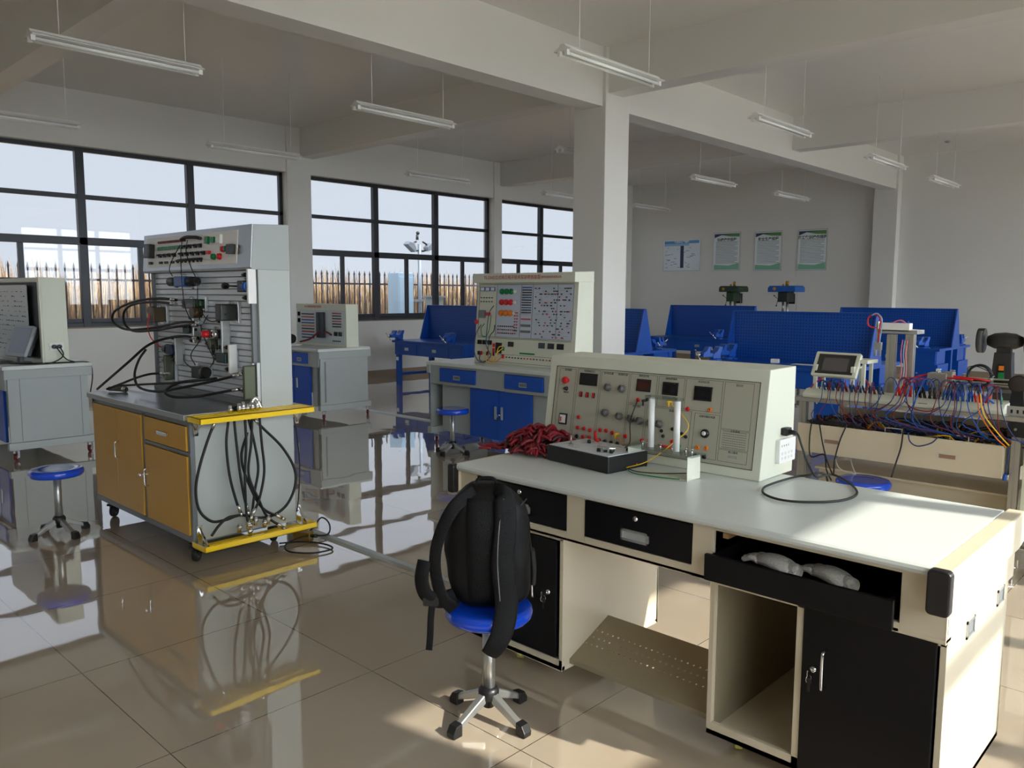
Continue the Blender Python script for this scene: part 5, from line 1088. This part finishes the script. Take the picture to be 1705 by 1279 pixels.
def poster(x0, x1, z0, z1, label, kind, head):
    w_, h = x1-x0, z1-z0; t = thing('poster', label, 'poster', ((x0+x1)/2, YB-.012, z0), 0, 'framed posters on the back wall')
    obj('frame', MB().box(-w_/2, w_/2, 0, .011, 0, .02).box(-w_/2, w_/2, 0, .011, h-.02, h).box(-w_/2, -w_/2+.02, 0, .011, 0, h).box(w_/2-.02, w_/2, 0, .011, 0, h), M_ALU, t)
    c = (222, 232, 238) if kind == 'plan' else (224, 232, 232)
    obj('sheet', MB().box(-w_/2+.02, w_/2-.02, .004, .011, .02, h-.02), mat('poster_sheet_'+kind, c, .12, bump=.6, bscale=3.5), t)
    pm = MB(); yy = .0035
    def q(a, b, c_, d, mi): pm.box(a*w_, b*w_, yy, .004, c_*h, d*h, mi)
    if kind == 'plan':
        q(-.46, .46, .87, .96, 1); q(-.46, .2, .80, .87, 0)
        for k in range(30): a = rq.uniform(-.44, .3); b = rq.uniform(.1, .75); q(a, a+rq.uniform(.03, .12), b, b+.012, 2)
        q(-.03, .06, .1, .8, 2)
    else:
        pm.prism([(-.46*w_, .96*h), (-.46*w_, .86*h), (-.2*w_, .93*h), (.46*w_, .96*h)], 'y', yy, .004, 2)
        pm.prism([(-.2*w_, .93*h), (.1*w_, .885*h), (.46*w_, .87*h), (.46*w_, .96*h)], 'y', yy, .004, 3)
        for k in range(17): q(-.40, .40-.1*(k % 4 == 3), .74-.034*k, .748-.034*k, 2)
        q(-.46, .46, .03, .10, 4); pm.prism([(-.46*w_, .1*h), (.46*w_, .1*h), (.46*w_, .2*h), (.1*w_, .13*h), (-.46*w_, .16*h)], 'y', yy, .004, 4)
    obj('print', pm, [mat('print_pale_blue', (150, 190, 220), .3), mat('print_sky_blue', (80, 150, 205), .3), mat('print_navy', (40, 56, 90), .4), mat('print_leaf_green', (86, 140, 70), .3), mat('print_pale_green', (130, 190, 160), .3)], t)
    lettering('heading', head, .085 if kind != 'plan' else .06, Matrix.Translation((0, .003, h*(.80 if kind != 'plan' else .915))) @ Matrix.Rotation(PI/2, 4, 'X'), M_TEXT if kind != 'plan' else M_WHITE, t, bold=.002)
    return t
poster(-11.64, -10.55, 2.21, 3.0, 'wide pale blue poster, leftmost of the four on the back wall', 'plan', '实训中心平面图')
poster(-10.2, -9.48, 2.20, 3.12, 'upright glossy poster above the green drill press', 'rules', '钻床操作规程')
poster(-9.12, -8.44, 2.18, 3.09, 'upright glossy poster between the green drill and the rightmost poster', 'rules', '安全生产规程')
poster(-8.07, -7.39, 2.17, 3.085, 'rightmost upright poster on the back wall, next to the wall column', 'rules', '钳工实训操作规程')

gt = thing('pedestal_grinder', 'black pedestal bench grinder with two wheels at the right edge', 'grinder', (-1.93, 9.0, 0), .06)
obj('pedestal', MB().add([(-.13,-.12,.03),(.13,-.12,.03),(.13,.12,.03),(-.13,.12,.03),(-.075,-.075,1.06),(.075,-.075,1.06),(.075,.075,1.06),(-.075,.075,1.06)], [(0,3,2,1),(4,5,6,7),(0,1,5,4),(1,2,6,5),(2,3,7,6),(3,0,4,7)]), mat('grinder_black', (46, 44, 42), .45), gt, .006)
obj('foot_plate', MB().box(-.2, .2, -.2, .2, 0, .03), mat('grinder_black', (46, 44, 42), .45), gt, .006)
obj('motor_body', MB().lathe([(0, -.16), (.045, -.15), (.075, -.09), (.085, 0), (.075, .09), (.045, .15), (0, .16)], (0, 0, 1.17), 24, d=(1, 0, 0)).box(-.06, .06, -.05, .05, 1.05, 1.12), mat('grinder_black', (46, 44, 42), .45), gt)
for sx in (-1, 1): g1 = obj('wheel_guard', MB().cyl((sx*.17, 0, 1.17), (sx*.235, 0, 1.17), .12, n=28), M_BLKP, gt, .006); obj('grinding_wheel', MB().cyl((sx*.18, -.012, 1.165), (sx*.225, -.012, 1.165), .118, n=28), mat('wheel_grit', (90, 90, 88), .9), g1)
sw = obj('switch_box', MB().box(-.03, .03, -.105, -.085, .76, .95), M_BLKP, gt, .004)
obj('switch_button', MB().box(-.022, .022, -.112, -.105, .89, .935), M_ORG, sw, .002); obj('switch_button', MB().box(-.024, .024, -.112, -.105, .79, .87), M_GREEN, sw, .002)
t = thing('tool_cabinet', 'low blue tool cabinet at the right edge behind the grinder', 'cabinet', (-1.80, 10.3, 0))
obj('body', MB().box(0, 1.3, 0, .5, .08, .98), M_NAVY, t, .006); obj('door', MB().box(.03, .62, -.012, 0, .12, .94), M_NAVY, t, .003); obj('door', MB().box(.66, 1.27, -.012, 0, .12, .94), M_NAVY, t, .003); obj('plinth', MB().box(.03, 1.27, .03, .47, 0, .08), M_GREYD, t)
# ---------------- mechatronics trolley on the right ----------------
TX0, TX1, TY0, TY1 = -2.30, -0.40, 5.20, 5.95
tr = thing('mechatronics_trolley', 'aluminium profile trolley with a cream open wire drawer behind the front desk', 'training bench', (0, 0, 0))
M_PROF = mat('anodised_profile', (186, 184, 176), .3, .8)
def profile(mb, a, b, w_=.045):
    """square extrusion with a groove on each side"""
    a, b = Vector(a), Vector(b); d = (b-a).normalized(); u_ = d.orthogonal().normalized() if abs(d.z) < .9 else Vector((1, 0, 0)); v_ = d.cross(u_)
    h_ = w_/2; g_ = .005; q = [(-h_, -h_), (-g_, -h_), (-g_, -h_+.008), (g_, -h_+.008), (g_, -h_), (h_, -h_), (h_, -g_), (h_-.008, -g_), (h_-.008, g_), (h_, g_), (h_, h_), (g_, h_), (g_, h_-.008), (-g_, h_-.008), (-g_, h_), (-h_, h_), (-h_, g_), (-h_+.008, g_), (-h_+.008, -g_), (-h_, -g_)]
    n_ = len(q); vs = [a+u_*x+v_*y for x, y in q]+[b+u_*x+v_*y for x, y in q]
    return mb.add(vs, [(i, (i+1) % n_, (i+1) % n_+n_, i+n_) for i in range(n_)]+[tuple(range(n_))[::-1], tuple(range(n_, 2*n_))])
for x in (TX0+.025, -1.03, TX1):
    for y in (TY0+.04, TY1): obj('leg', profile(MB(), (x, y, .06), (x, y, .905)), M_PROF, tr); caster(tr, x, y, .022, None, False, .5, None, .06)
obj('table_plate', MB().box(TX0-.03, TX1+.1, TY0-.02, TY1+.03, .905, .93), M_PROF, tr, .003)
for y in (TY0+.04, TY1):
    obj('rail', profile(MB(), (TX0, y, .2), (TX1, y, .2)), M_PROF, tr)
obj('rail', profile(MB(), (TX0, TY1, .55), (TX1, TY1, .55)), M_PROF, tr)
DR1 = -1.083
dw = obj('wire_drawer', MB().box(TX0+.01, DR1, TY0-.01, TY0+.005, .567, .757).box(TX0+.01, DR1, TY0, TY1-.05, .567, .58).box(TX0+.01, TX0+.02, TY0, TY1-.05, .567, .74).box(DR1-.012, DR1, TY0, TY1-.05, .567, .74).box(TX0, DR1, TY1-.06, TY1-.05, .567, .8), M_BEIGE, tr, .002)
for x0, x1, z in ((-2.12, -2.0, .655), (-1.43, -1.31, .655)):
    fr_ = obj('recessed_grip', MB(front((x0+x1)/2, TY0-.0105, z)).box(-.06, .06, -.02, .02, 0, .002), mat('pale_grip_rim', (205, 196, 178), .4), dw, .001)
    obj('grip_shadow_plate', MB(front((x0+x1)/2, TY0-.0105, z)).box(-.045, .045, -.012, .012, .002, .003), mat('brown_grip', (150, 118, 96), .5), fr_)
for x0, x1 in ((-2.03, -1.93), (-1.74, -1.64), (-1.37, -1.27)):
    obj('wire_grip', MB().tube([(x0, TY0+.02, .755), (x0, TY0+.02, .778), (x0+.006, TY0+.02, .783), (x1-.006, TY0+.02, .783), (x1, TY0+.02, .778), (x1, TY0+.02, .755)], .0028, n=6, k=3), M_WHITE, dw)
obj('lower_cupboard', MB().box(TX0+.06, DR1-.02, TY0+.25, TY1-.03, .08, .42).box(TX0+.05, DR1, TY0+.2, TY1-.02, .42, .435), M_BEIGE, tr, .003)
obj('right_drawer_unit', MB().box(-.99, TX1-.03, TY0+.03, TY1-.04, .24, .80), M_CONS, tr, .003)
vv = MB()
for k in range(3): vv.add([(-.97, TY0+.029, .5+.03*k), (-.86, TY0+.029, .56+.03*k), (-.86, TY0+.029, .566+.03*k), (-.97, TY0+.029, .506+.03*k)], [(0, 1, 2, 3)])
obj('vent_lines', vv, M_TEXT, tr)
# terminal console on the table
sl = [(TY0+.0, .931), (TY0-.005, .955), (TY0+.05, .985), (TY0+.15, .99), (TY0+.15, .931)]
tcn_ = thing('terminal_console', 'long cream terminal console along the front edge of the trolley table', 'console', (0, 0, 0))
obj('housing', MB().prism(sl, 'x', TX0+.03, -1.10), M_CONS, tcn_, .003)
obj('slotted_end_plate', MB().box(-1.09, -.80, TY0+.03, TY0+.034, .931, .985), M_ALU, tcn_)
sb_ = MB()
for k in range(9): sb_.box(-1.07+.03*k, -1.06+.03*k, TY0+.0285, TY0+.0299, .945, .965)
obj('slots', sb_, M_DARK, tcn_)
obj('lettering_strip', MB().box(-1.55, -1.50, TY0-.006, TY0-.0045, .957, .960), M_TEXT, tcn_)
# stacking plugs in rows
rp = random.Random(21)
plugs = []
def plug(x, y, z, m, lean, label, grp, h=.045):
    p = Vector((x, y, z)); q = p+Vector((lean*.3, -.012, h))
    o = obj('stacking_plug', MB().cyl(p, q, .0062, .0048, n=8).cyl(p+(q-p)*.45, p+(q-p)*.75, .0078, n=8), m); tag(o, label, 'plug', grp); plugs.append((q, m)); return o
for k in range(26):
    x = -2.14+.0145*k; m = (M_BLUD, M_BLUD, M_DRED, M_BLKP)[k % 4]; c_ = {0: 'dark blue', 1: 'dark blue', 2: 'dark red', 3: 'black'}[k % 4]
    plug(x, TY0+.045+.02*(k % 2), .986, m, rp.uniform(-.04, .04), c_+' plug standing in the left block of the terminal console', c_+' plugs in the left block')
for k in range(7): plug(-1.70+.015*k, TY0+.05+.02*(k % 2), .986, M_RED, rp.uniform(-.05, .05), 'red plug in the block before the gantry posts', 'red plugs before the gantry', .06)
for k in range(10): plug(-1.58+.0135*k, TY0+.05+.02*(k % 2), .986, M_BLKP, rp.uniform(-.05, .05), 'black plug in the middle block of the terminal console', 'black plugs in the middle block', .065)
for k in range(12): plug(-1.43+.014*k, TY0+.05+.02*(k % 2), .986, M_BLUP, rp.uniform(-.05, .05), 'blue plug in the right block of the terminal console', 'blue plugs in the right block', .06)
for k in range(5): plug(-1.255+.016*k, TY0+.06, .986, M_RED, rp.uniform(-.1, .1), 'red plug at the right end of the terminal console', 'red plugs at the right end', .05)
plug(-1.16, TY0+.06, .986, M_BLUP, -.3, 'bright blue plug leaning out over the front of the terminal console', None, .06)
plug(-1.125, TY0+.06, .986, M_GREEN, 0, 'green plug, the last one at the right end of the terminal console', None, .05)
# leads arching from the plugs and falling into the drawer
def lead(pts, m, label, grp=None, r=.0026): return cable('patch_lead', pts, r, m, label, 'lead', grp, 6, 5)
k = 0
for i, (q, m) in enumerate(plugs):
    if i % 2 and i < 26: continue
    col = M_BLUD if m in (M_BLUD, M_BLUP, M_BLKP) else m
    if i < 26:
        x2 = q.x+rp.uniform(-.05, .12); z2 = .78
        lead([q, q+Vector((.01, -.02, .03)), q+Vector((.02, -.06, .0)), (q.x+.02, TY0-.045, .93), (x2, TY0-.03, .82), (x2+.04, TY0+.05, .755), (x2+.12, TY0+.18, .72)], col, 'thin lead hanging from the left plug block into the wire drawer', 'leads of the left plug block')
    elif i % 3:
        sgn = rp.choice((-1, 1)); L = rp.uniform(.06, .18)
        lead([q, q+Vector((sgn*.015, -.01, .04)), q+Vector((sgn*.05, -.03, .045)), (q.x+sgn*.08, TY0-.045, .96), (q.x+sgn*L, TY0-.05, .85), (q.x+L+.05, TY0+.03, .775), (q.x+L+.1, TY0+.2, .72)], (M_BLUD, M_BLUP, M_BLUD, M_DRED)[i % 4], 'long lead arching from the right plug blocks down into the wire drawer', 'leads of the right plug blocks', .003)
    else:
        q2 = plugs[min(len(plugs)-1, i+rp.randint(2, 5))][0]
        lead([q, q+Vector((.005, -.01, .035)), (q+q2)/2+Vector((0, -.02, .06)), q2+Vector((-.005, -.01, .035)), q2], col, 'short lead arching between plugs on the terminal console', 'short bridging leads')
# tangle of wires lying in the drawer
tg = MB()
for i in range(110):
    x = rp.uniform(TX0+.1, DR1-.1); y = rp.uniform(TY0+.05, TY1-.15); z = .70+rp.uniform(0, .055); P_ = [(x, y, z)]; a = rp.uniform(0, 6.28)
    for j in range(5):
        a += rp.uniform(-.9, .9); x = min(DR1-.03, max(TX0+.03, x+.08*math.cos(a))); y = min(TY1-.1, max(TY0+.015, y+.05*math.sin(a))); P_.append((x, y, .69+rp.uniform(0, .085)))
    tg.tube(P_, .0045, n=5, k=4, mi=rp.choice((0, 0, 0, 1, 1, 2, 3, 4)))
tag(obj('wire_tangle', tg, [M_BLUD, M_RUB, M_BLUP, M_YEL, M_DRED]), 'tangle of dark blue and black wires filling the open trolley drawer', 'wires', kind='stuff')
tb_ = thing('control_module_board', 'dark control module board under the wires in the trolley drawer', 'module', (-1.7, 5.5, .581))
obj('board', MB().box(-.5, .5, -.2, .2, 0, .02), M_GREYL, tb_)
for k in range(6): obj('module_case', MB().box(-.45+.15*k, -.34+.15*k, -.15, .12, .02, .095), M_GUN, tb_, .004)
ps_ = thing('power_strip', 'black power strip with plugs on the left of the trolley drawer edge', 'power strip', (-2.20, TY0+.03, .758))
obj('strip', MB().box(0, .30, -.02, .03, 0, .03), M_BLKP, ps_, .003)
for x in (.03, .08): obj('plug', MB().cyl((x, 0, .03), (x, 0, .06), .016, n=12), M_BLKP, ps_)
for x in (.15, .2): obj('outlet', MB().cyl((x, 0, .03), (x, 0, .032), .016, n=12), M_GREYD, ps_)
for q, lab in (([at(1352, 700, y=5.17), at(1348, 730, y=5.16), at(1350, 760, y=5.16), at(1372, 757, y=5.16), at(1376, 782, y=5.17), at(1384, 800, y=5.3)], 'black mains cable looping outside the left end of the trolley drawer'),
               ([at(1364, 703, y=5.17), at(1370, 740, y=5.15), at(1378, 770, y=5.14), at(1386, 790, y=5.1)], 'black mains cable hanging straight down left of the first drawer grip'),
               ([at(1410, 707, y=5.17), at(1398, 735, y=5.16), at(1390, 765, y=5.15), at(1388, 790, y=5.1)], 'black cable slanting from the first wire grip down towards the worktop'),
               ([at(1504, 716, y=5.17), at(1500, 745, y=5.16), at(1492, 770, y=5.15), at(1484, 795, y=5.1)], 'black cable hanging down the middle of the trolley drawer front')):
    cable('mains_cable', q, .0048, M_RUB, lab)
for q, lab in (([at(1389, 758, y=5.25), at(1398, 780, y=5.25), at(1425, 791, y=5.25)], 'pale cable hanging below the trolley drawer, left one'), ([at(1415, 760, y=5.3), at(1420, 778, y=5.3), at(1426, 792, y=5.3)], 'pale cable hanging below the trolley drawer, right one')):
    cable('pale_cable', q, .004, mat('cream_cable', (200, 196, 176), .5), lab)
cable('blue_loop_cable', [at(1512, 720, y=5.16), at(1515, 735, y=5.15), at(1528, 743, y=5.15), at(1550, 738, y=5.15), at(1562, 728, y=5.16)], .004, M_BLUD, 'dark blue cable sagging in front of the trolley drawer')
cable('blue_end_cable', [at(1680, 745, y=5.16), at(1678, 765, y=5.15), at(1674, 790, y=5.15)], .004, M_BLUD, 'dark blue cable hanging at the right end of the trolley drawer')
bc = obj('blue_connector', MB().tube([at(1674, 790, y=5.15), at(1672, 800, y=5.15)], .011, n=8), M_BLUP); tag(bc, 'bright blue connector hanging at the right post of the trolley', 'connector')
for q, m, lab in (([at(1628, 660, y=5.17), at(1632, 690, y=5.13), at(1655, 725, y=5.14), at(1675, 745, y=5.2)], M_ORG, 'orange lead crossing the right end of the trolley front'), ([at(1632, 655, y=5.17), at(1638, 690, y=5.12), at(1662, 722, y=5.14), at(1680, 742, y=5.2)], M_YEL, 'yellow lead beside the orange one at the right end of the trolley'), ([at(1506, 668, y=5.16), at(1520, 680, y=5.13), at(1545, 685, y=5.13), at(1565, 678, y=5.16)], M_DRED, 'dark red lead sagging over the front of the terminal console')):
    cable('patch_lead', q, .0035, m, lab, 'lead')
# touch panel on its stand
tp = thing('touch_panel', 'grey touch screen tilted on a white stand at the left of the trolley', 'screen', (-2.10, 5.30, .931), math.radians(-3))
PT = Matrix.Translation((0, -.03, .14)) @ Matrix.Rotation(math.radians(-28), 4, 'X')
obj('bezel', MB(PT).rbox((0, 0, .085), (.30, .03, .175), .01, axis='y'), M_CONS, tp, .003)
obj('screen_rim', MB(PT).box(-.125, .125, -.0165, -.015, .015, .155), mat('rim_dark', (52, 50, 46), .35), tp)
obj('screen', MB(PT).box(-.085, .085, -.0175, -.0165, .035, .13), mat('screen_grey', (92, 88, 88), .25), tp)
for x in (-.125, .125): obj('stand_leg', MB().box(x-.012, x+.012, -.03, -.01, 0, .2).box(x-.012, x+.012, -.03, .11, .2, .215).box(x-.01, x+.01, .09, .11, 0, .2), M_CONS, tp, .002)
obj('shelf', MB().box(.0, .2, .02, .18, .235, .26).box(.16, .18, .03, .05, 0, .235).box(.16, .18, .14, .16, 0, .235), M_CONS, tp, .003)
for i in range(5):
    x = -2.18+.03*i; tag(obj('coiled_lead', MB().tube([(x, 5.25, .99), (x+.004, 5.235, 1.03), (x+.03, 5.23, 1.05), (x+.05, 5.235, 1.03), (x+.055, 5.25, .99)], .004, n=6), (M_RUB, M_BLUP)[i % 2]), 'short black or blue lead looped up in front of the touch panel foot', 'lead', 'looped leads below the touch panel')
# gantry with pneumatic slide
gn = thing('pneumatic_gantry', 'aluminium gantry with two posts and a pneumatic slide on the trolley', 'machine', (-1.72, 5.42, .931))
g0 = gn.location
def G(u, v, y): p = at(u, v, y=y); return (p.x-g0[0], p.y-g0[1], p.z-g0[2])
for nm, (u, vt, vb, y_) in {'a': (1486, 557, 632, 5.42), 'b': (1517, 557, 640, 5.50)}.items():
    pt, pb2 = Vector(G(u, vt, y_)), Vector(G(u, vb, y_)); pb2 = Vector((pt.x, pt.y, 0)); obj('post', profile(MB(), pb2, pt, .05), M_PROF, gn)
pt = Vector(G(1500, 554, 5.46)); obj('bridge_plate', MB().box(pt.x-.13, pt.x+.12, pt.y-.07, pt.y+.07, pt.z-.005, pt.z+.02), M_ALU, gn, .002)
pt = Vector(G(1492, 547, 5.42)); obj('slide_cylinder', MB().box(pt.x-.09, pt.x+.09, pt.y-.03, pt.y+.03, pt.z-.02, pt.z+.035).cyl((pt.x-.13, pt.y, pt.z), (pt.x+.16, pt.y, pt.z-.01), .006, n=10), M_WHITE, gn, .003)
for u in (1483, 1500, 1512):
    a_ = Vector(G(u, 540, 5.42)); obj('air_fitting', MB().cyl(a_-Vector((0, 0, .01)), a_+Vector((0, 0, .02)), .006, n=8), M_BLUP, gn)
ga, gb_ = Vector(G(1462, 535, 5.40)), Vector(G(1462, 575, 5.40))
obj('gripper', MB().cyl(gb_, ga, .011, n=12).box(gb_.x-.022, gb_.x+.022, gb_.y-.015, gb_.y+.015, gb_.z-.03, gb_.z+.02).box(gb_.x-.02, gb_.x-.008, gb_.y-.01, gb_.y+.01, gb_.z-.07, gb_.z-.03).box(gb_.x+.008, gb_.x+.02, gb_.y-.01, gb_.y+.01, gb_.z-.07, gb_.z-.03).box(ga.x, pt.x, pt.y-.012, pt.y+.012, pt.z-.012, pt.z+.0), M_ALU, gn, .002)
obj('pusher_block', MB().box(.16, .27, -.05, .04, .12, .2).box(.24, .3, -.04, .03, .15, .21), mat('grey_block', (150, 146, 134), .4, .3), gn, .004)
obj('pusher_column', MB().box(.18, .25, -.03, .03, 0, .12), M_PROF, gn)
cable('air_hose', [at(1462, 572, y=5.39), at(1464, 550, y=5.38), at(1466, 532, y=5.38), at(1458, 524, y=5.38), at(1447, 528, y=5.38), at(1445, 540, y=5.38), at(1452, 545, y=5.39), at(1462, 546, y=5.4)], .0045, M_RED, 'red air hose curling over the top left of the gantry', 'hose')
cable('air_hose', [at(1464, 572, y=5.37), at(1468, 545, y=5.37), at(1468, 530, y=5.37), at(1460, 522, y=5.37), at(1452, 525, y=5.37)], .004, mat('pale_blue_hose', (140, 170, 200), .3), 'pale blue air hose beside the red loop on the gantry', 'hose')
cable('air_hose', [at(1484, 543, y=5.4), at(1490, 536, y=5.4), at(1502, 534, y=5.4), at(1511, 542, y=5.41)], .0045, mat('pink_hose', (216, 110, 120), .3), 'pink air hose arching on top of the white slide cylinder', 'hose')
for i, (u, lab) in enumerate(((1503, 'left'), (1507, 'middle'), (1511, 'right'))):
    cable('air_hose', [at(u, 566, y=5.44), at(u-3, 590, y=5.43), at(u-2, 615, y=5.42), at(u-6, 640, y=5.38)], .0035, mat('pink_hose', (216, 110, 120), .3) if i != 1 else mat('pale_blue_hose', (140, 170, 200), .3), lab+' thin air hose hanging between the two gantry posts', 'hose')
cable('air_hose', [at(1498, 655, y=5.35), at(1506, 640, y=5.36), at(1520, 630, y=5.38), at(1545, 624, y=5.4), at(1575, 625, y=5.4), at(1605, 629, y=5.4), at(1632, 632, y=5.4), at(1648, 635, y=5.42)], .006, M_RED, 'long red air hose stretched over the conveyor to the black hose ring', 'hose')
cable('air_hose', [at(1500, 658, y=5.33), at(1510, 642, y=5.34), at(1525, 634, y=5.36), at(1550, 629, y=5.38), at(1590, 630, y=5.38), at(1620, 633, y=5.38)], .005, M_RED, 'second red air hose running just below the long one', 'hose')
cable('air_hose', [at(1347, 650, y=5.28), at(1355, 640, y=5.28), at(1367, 630, y=5.30), at(1372, 628, y=5.31)], .005, M_RED, 'short red air hose behind the left foot of the touch panel', 'hose')
cable('air_hose', [at(1436, 628, y=5.38), at(1444, 636, y=5.36), at(1450, 645, y=5.34)], .005, M_RED, 'short red air hose right of the touch panel', 'hose')
# conveyor
cv = thing('belt_conveyor', 'aluminium belt conveyor along the back of the trolley table', 'conveyor', (-1.60, 5.58, .931))
obj('belt_frame', profile(profile(MB(), (0, 0, .13), (1.1, 0, .13), .06), (0, -.05, .13), (1.1, -.05, .13), .03), M_PROF, cv)
obj('belt', MB().box(-.01, 1.1, -.04, .03, .161, .166), mat('grey_belt', (92, 94, 90), .6), cv)
for x in (.08, .55, 1.0): obj('support', MB().box(x, x+.04, -.03, .03, 0, .1), M_PROF, cv)
pt = at(1695, 640, y=5.42)
mt_ = thing('conveyor_motor', 'black round geared motor at the right end of the conveyor', 'motor', (pt.x, 5.42, .931))
obj('motor_can', MB().cyl((0, 0, pt.z-.931), (0, .12, pt.z-.931), .052, n=26), M_BLKP, mt_, .004); obj('foot', MB().prism([(-.045, 0), (.045, 0), (.03, pt.z-.97), (-.03, pt.z-.97)], 'y', 0, .04), M_BLKP, mt_, .003); obj('face_cap', MB().lathe([(0, .004), (.03, .003), (.045, 0)], (0, 0, pt.z-.931), 22, d=(0, -1, 0)), mat('dark_cap', (60, 52, 44), .4), mt_)
c_ = at(1630, 626, y=5.46); rg_ = MB()
for j in range(4): rg_.tube([(c_.x+(.062+.004*(j % 2))*math.cos(2*PI*i/20), 5.46+.008*j, c_.z+(.062+.004*(j % 2))*math.sin(2*PI*i/20)) for i in range(21)], .0055, n=6, k=2)
tag(obj('cable_ring', rg_, M_RUB), 'black cable wound into a ring standing at the conveyor', 'cable')
cable('thin_cable', [at(1612, 622, y=5.45), at(1612, 612, y=5.45), at(1625, 610, y=5.45), at(1645, 618, y=5.45), at(1655, 625, y=5.46)], .0025, M_RUB, 'thin black cable hooping above the black cable ring')
for i, (u, v, lab) in enumerate(((1585, 622, 'sensor bracket on the conveyor left of the black ring'), (1606, 628, 'small sensor just left of the black ring'), (1562, 620, 'tall white sensor bracket on the middle of the conveyor'), (1650, 632, 'sensor bracket right of the black ring'))):
    p = at(u, v, y=5.47); t = thing('sensor_bracket', 'silver '+lab, 'sensor', (p.x, 5.47, .931), 0, 'sensors along the conveyor')
    obj('bracket', MB().box(-.012, .012, -.004, .004, 0, p.z-.931+.02).box(-.012, .012, -.004, .03, p.z-.931+.015, p.z-.931+.02), M_WHITE if i == 2 else M_ALU, t, .001); obj('sensor', MB().cyl((0, -.03, p.z-.931), (0, .03, p.z-.931), .009, n=12), M_ALU, t)
br = thing('corner_bracket', 'black corner bracket where the right trolley post meets the table', 'bracket', (-1.03, TY0-.006, .86)); obj('plate', MB().box(-.04, .05, -.01, -.002, -.045, .04), M_BLKP, br, .003); obj('bolt', MB().cyl((0, -.01, 0), (0, -.016, 0), .008, n=6), M_STL, br)
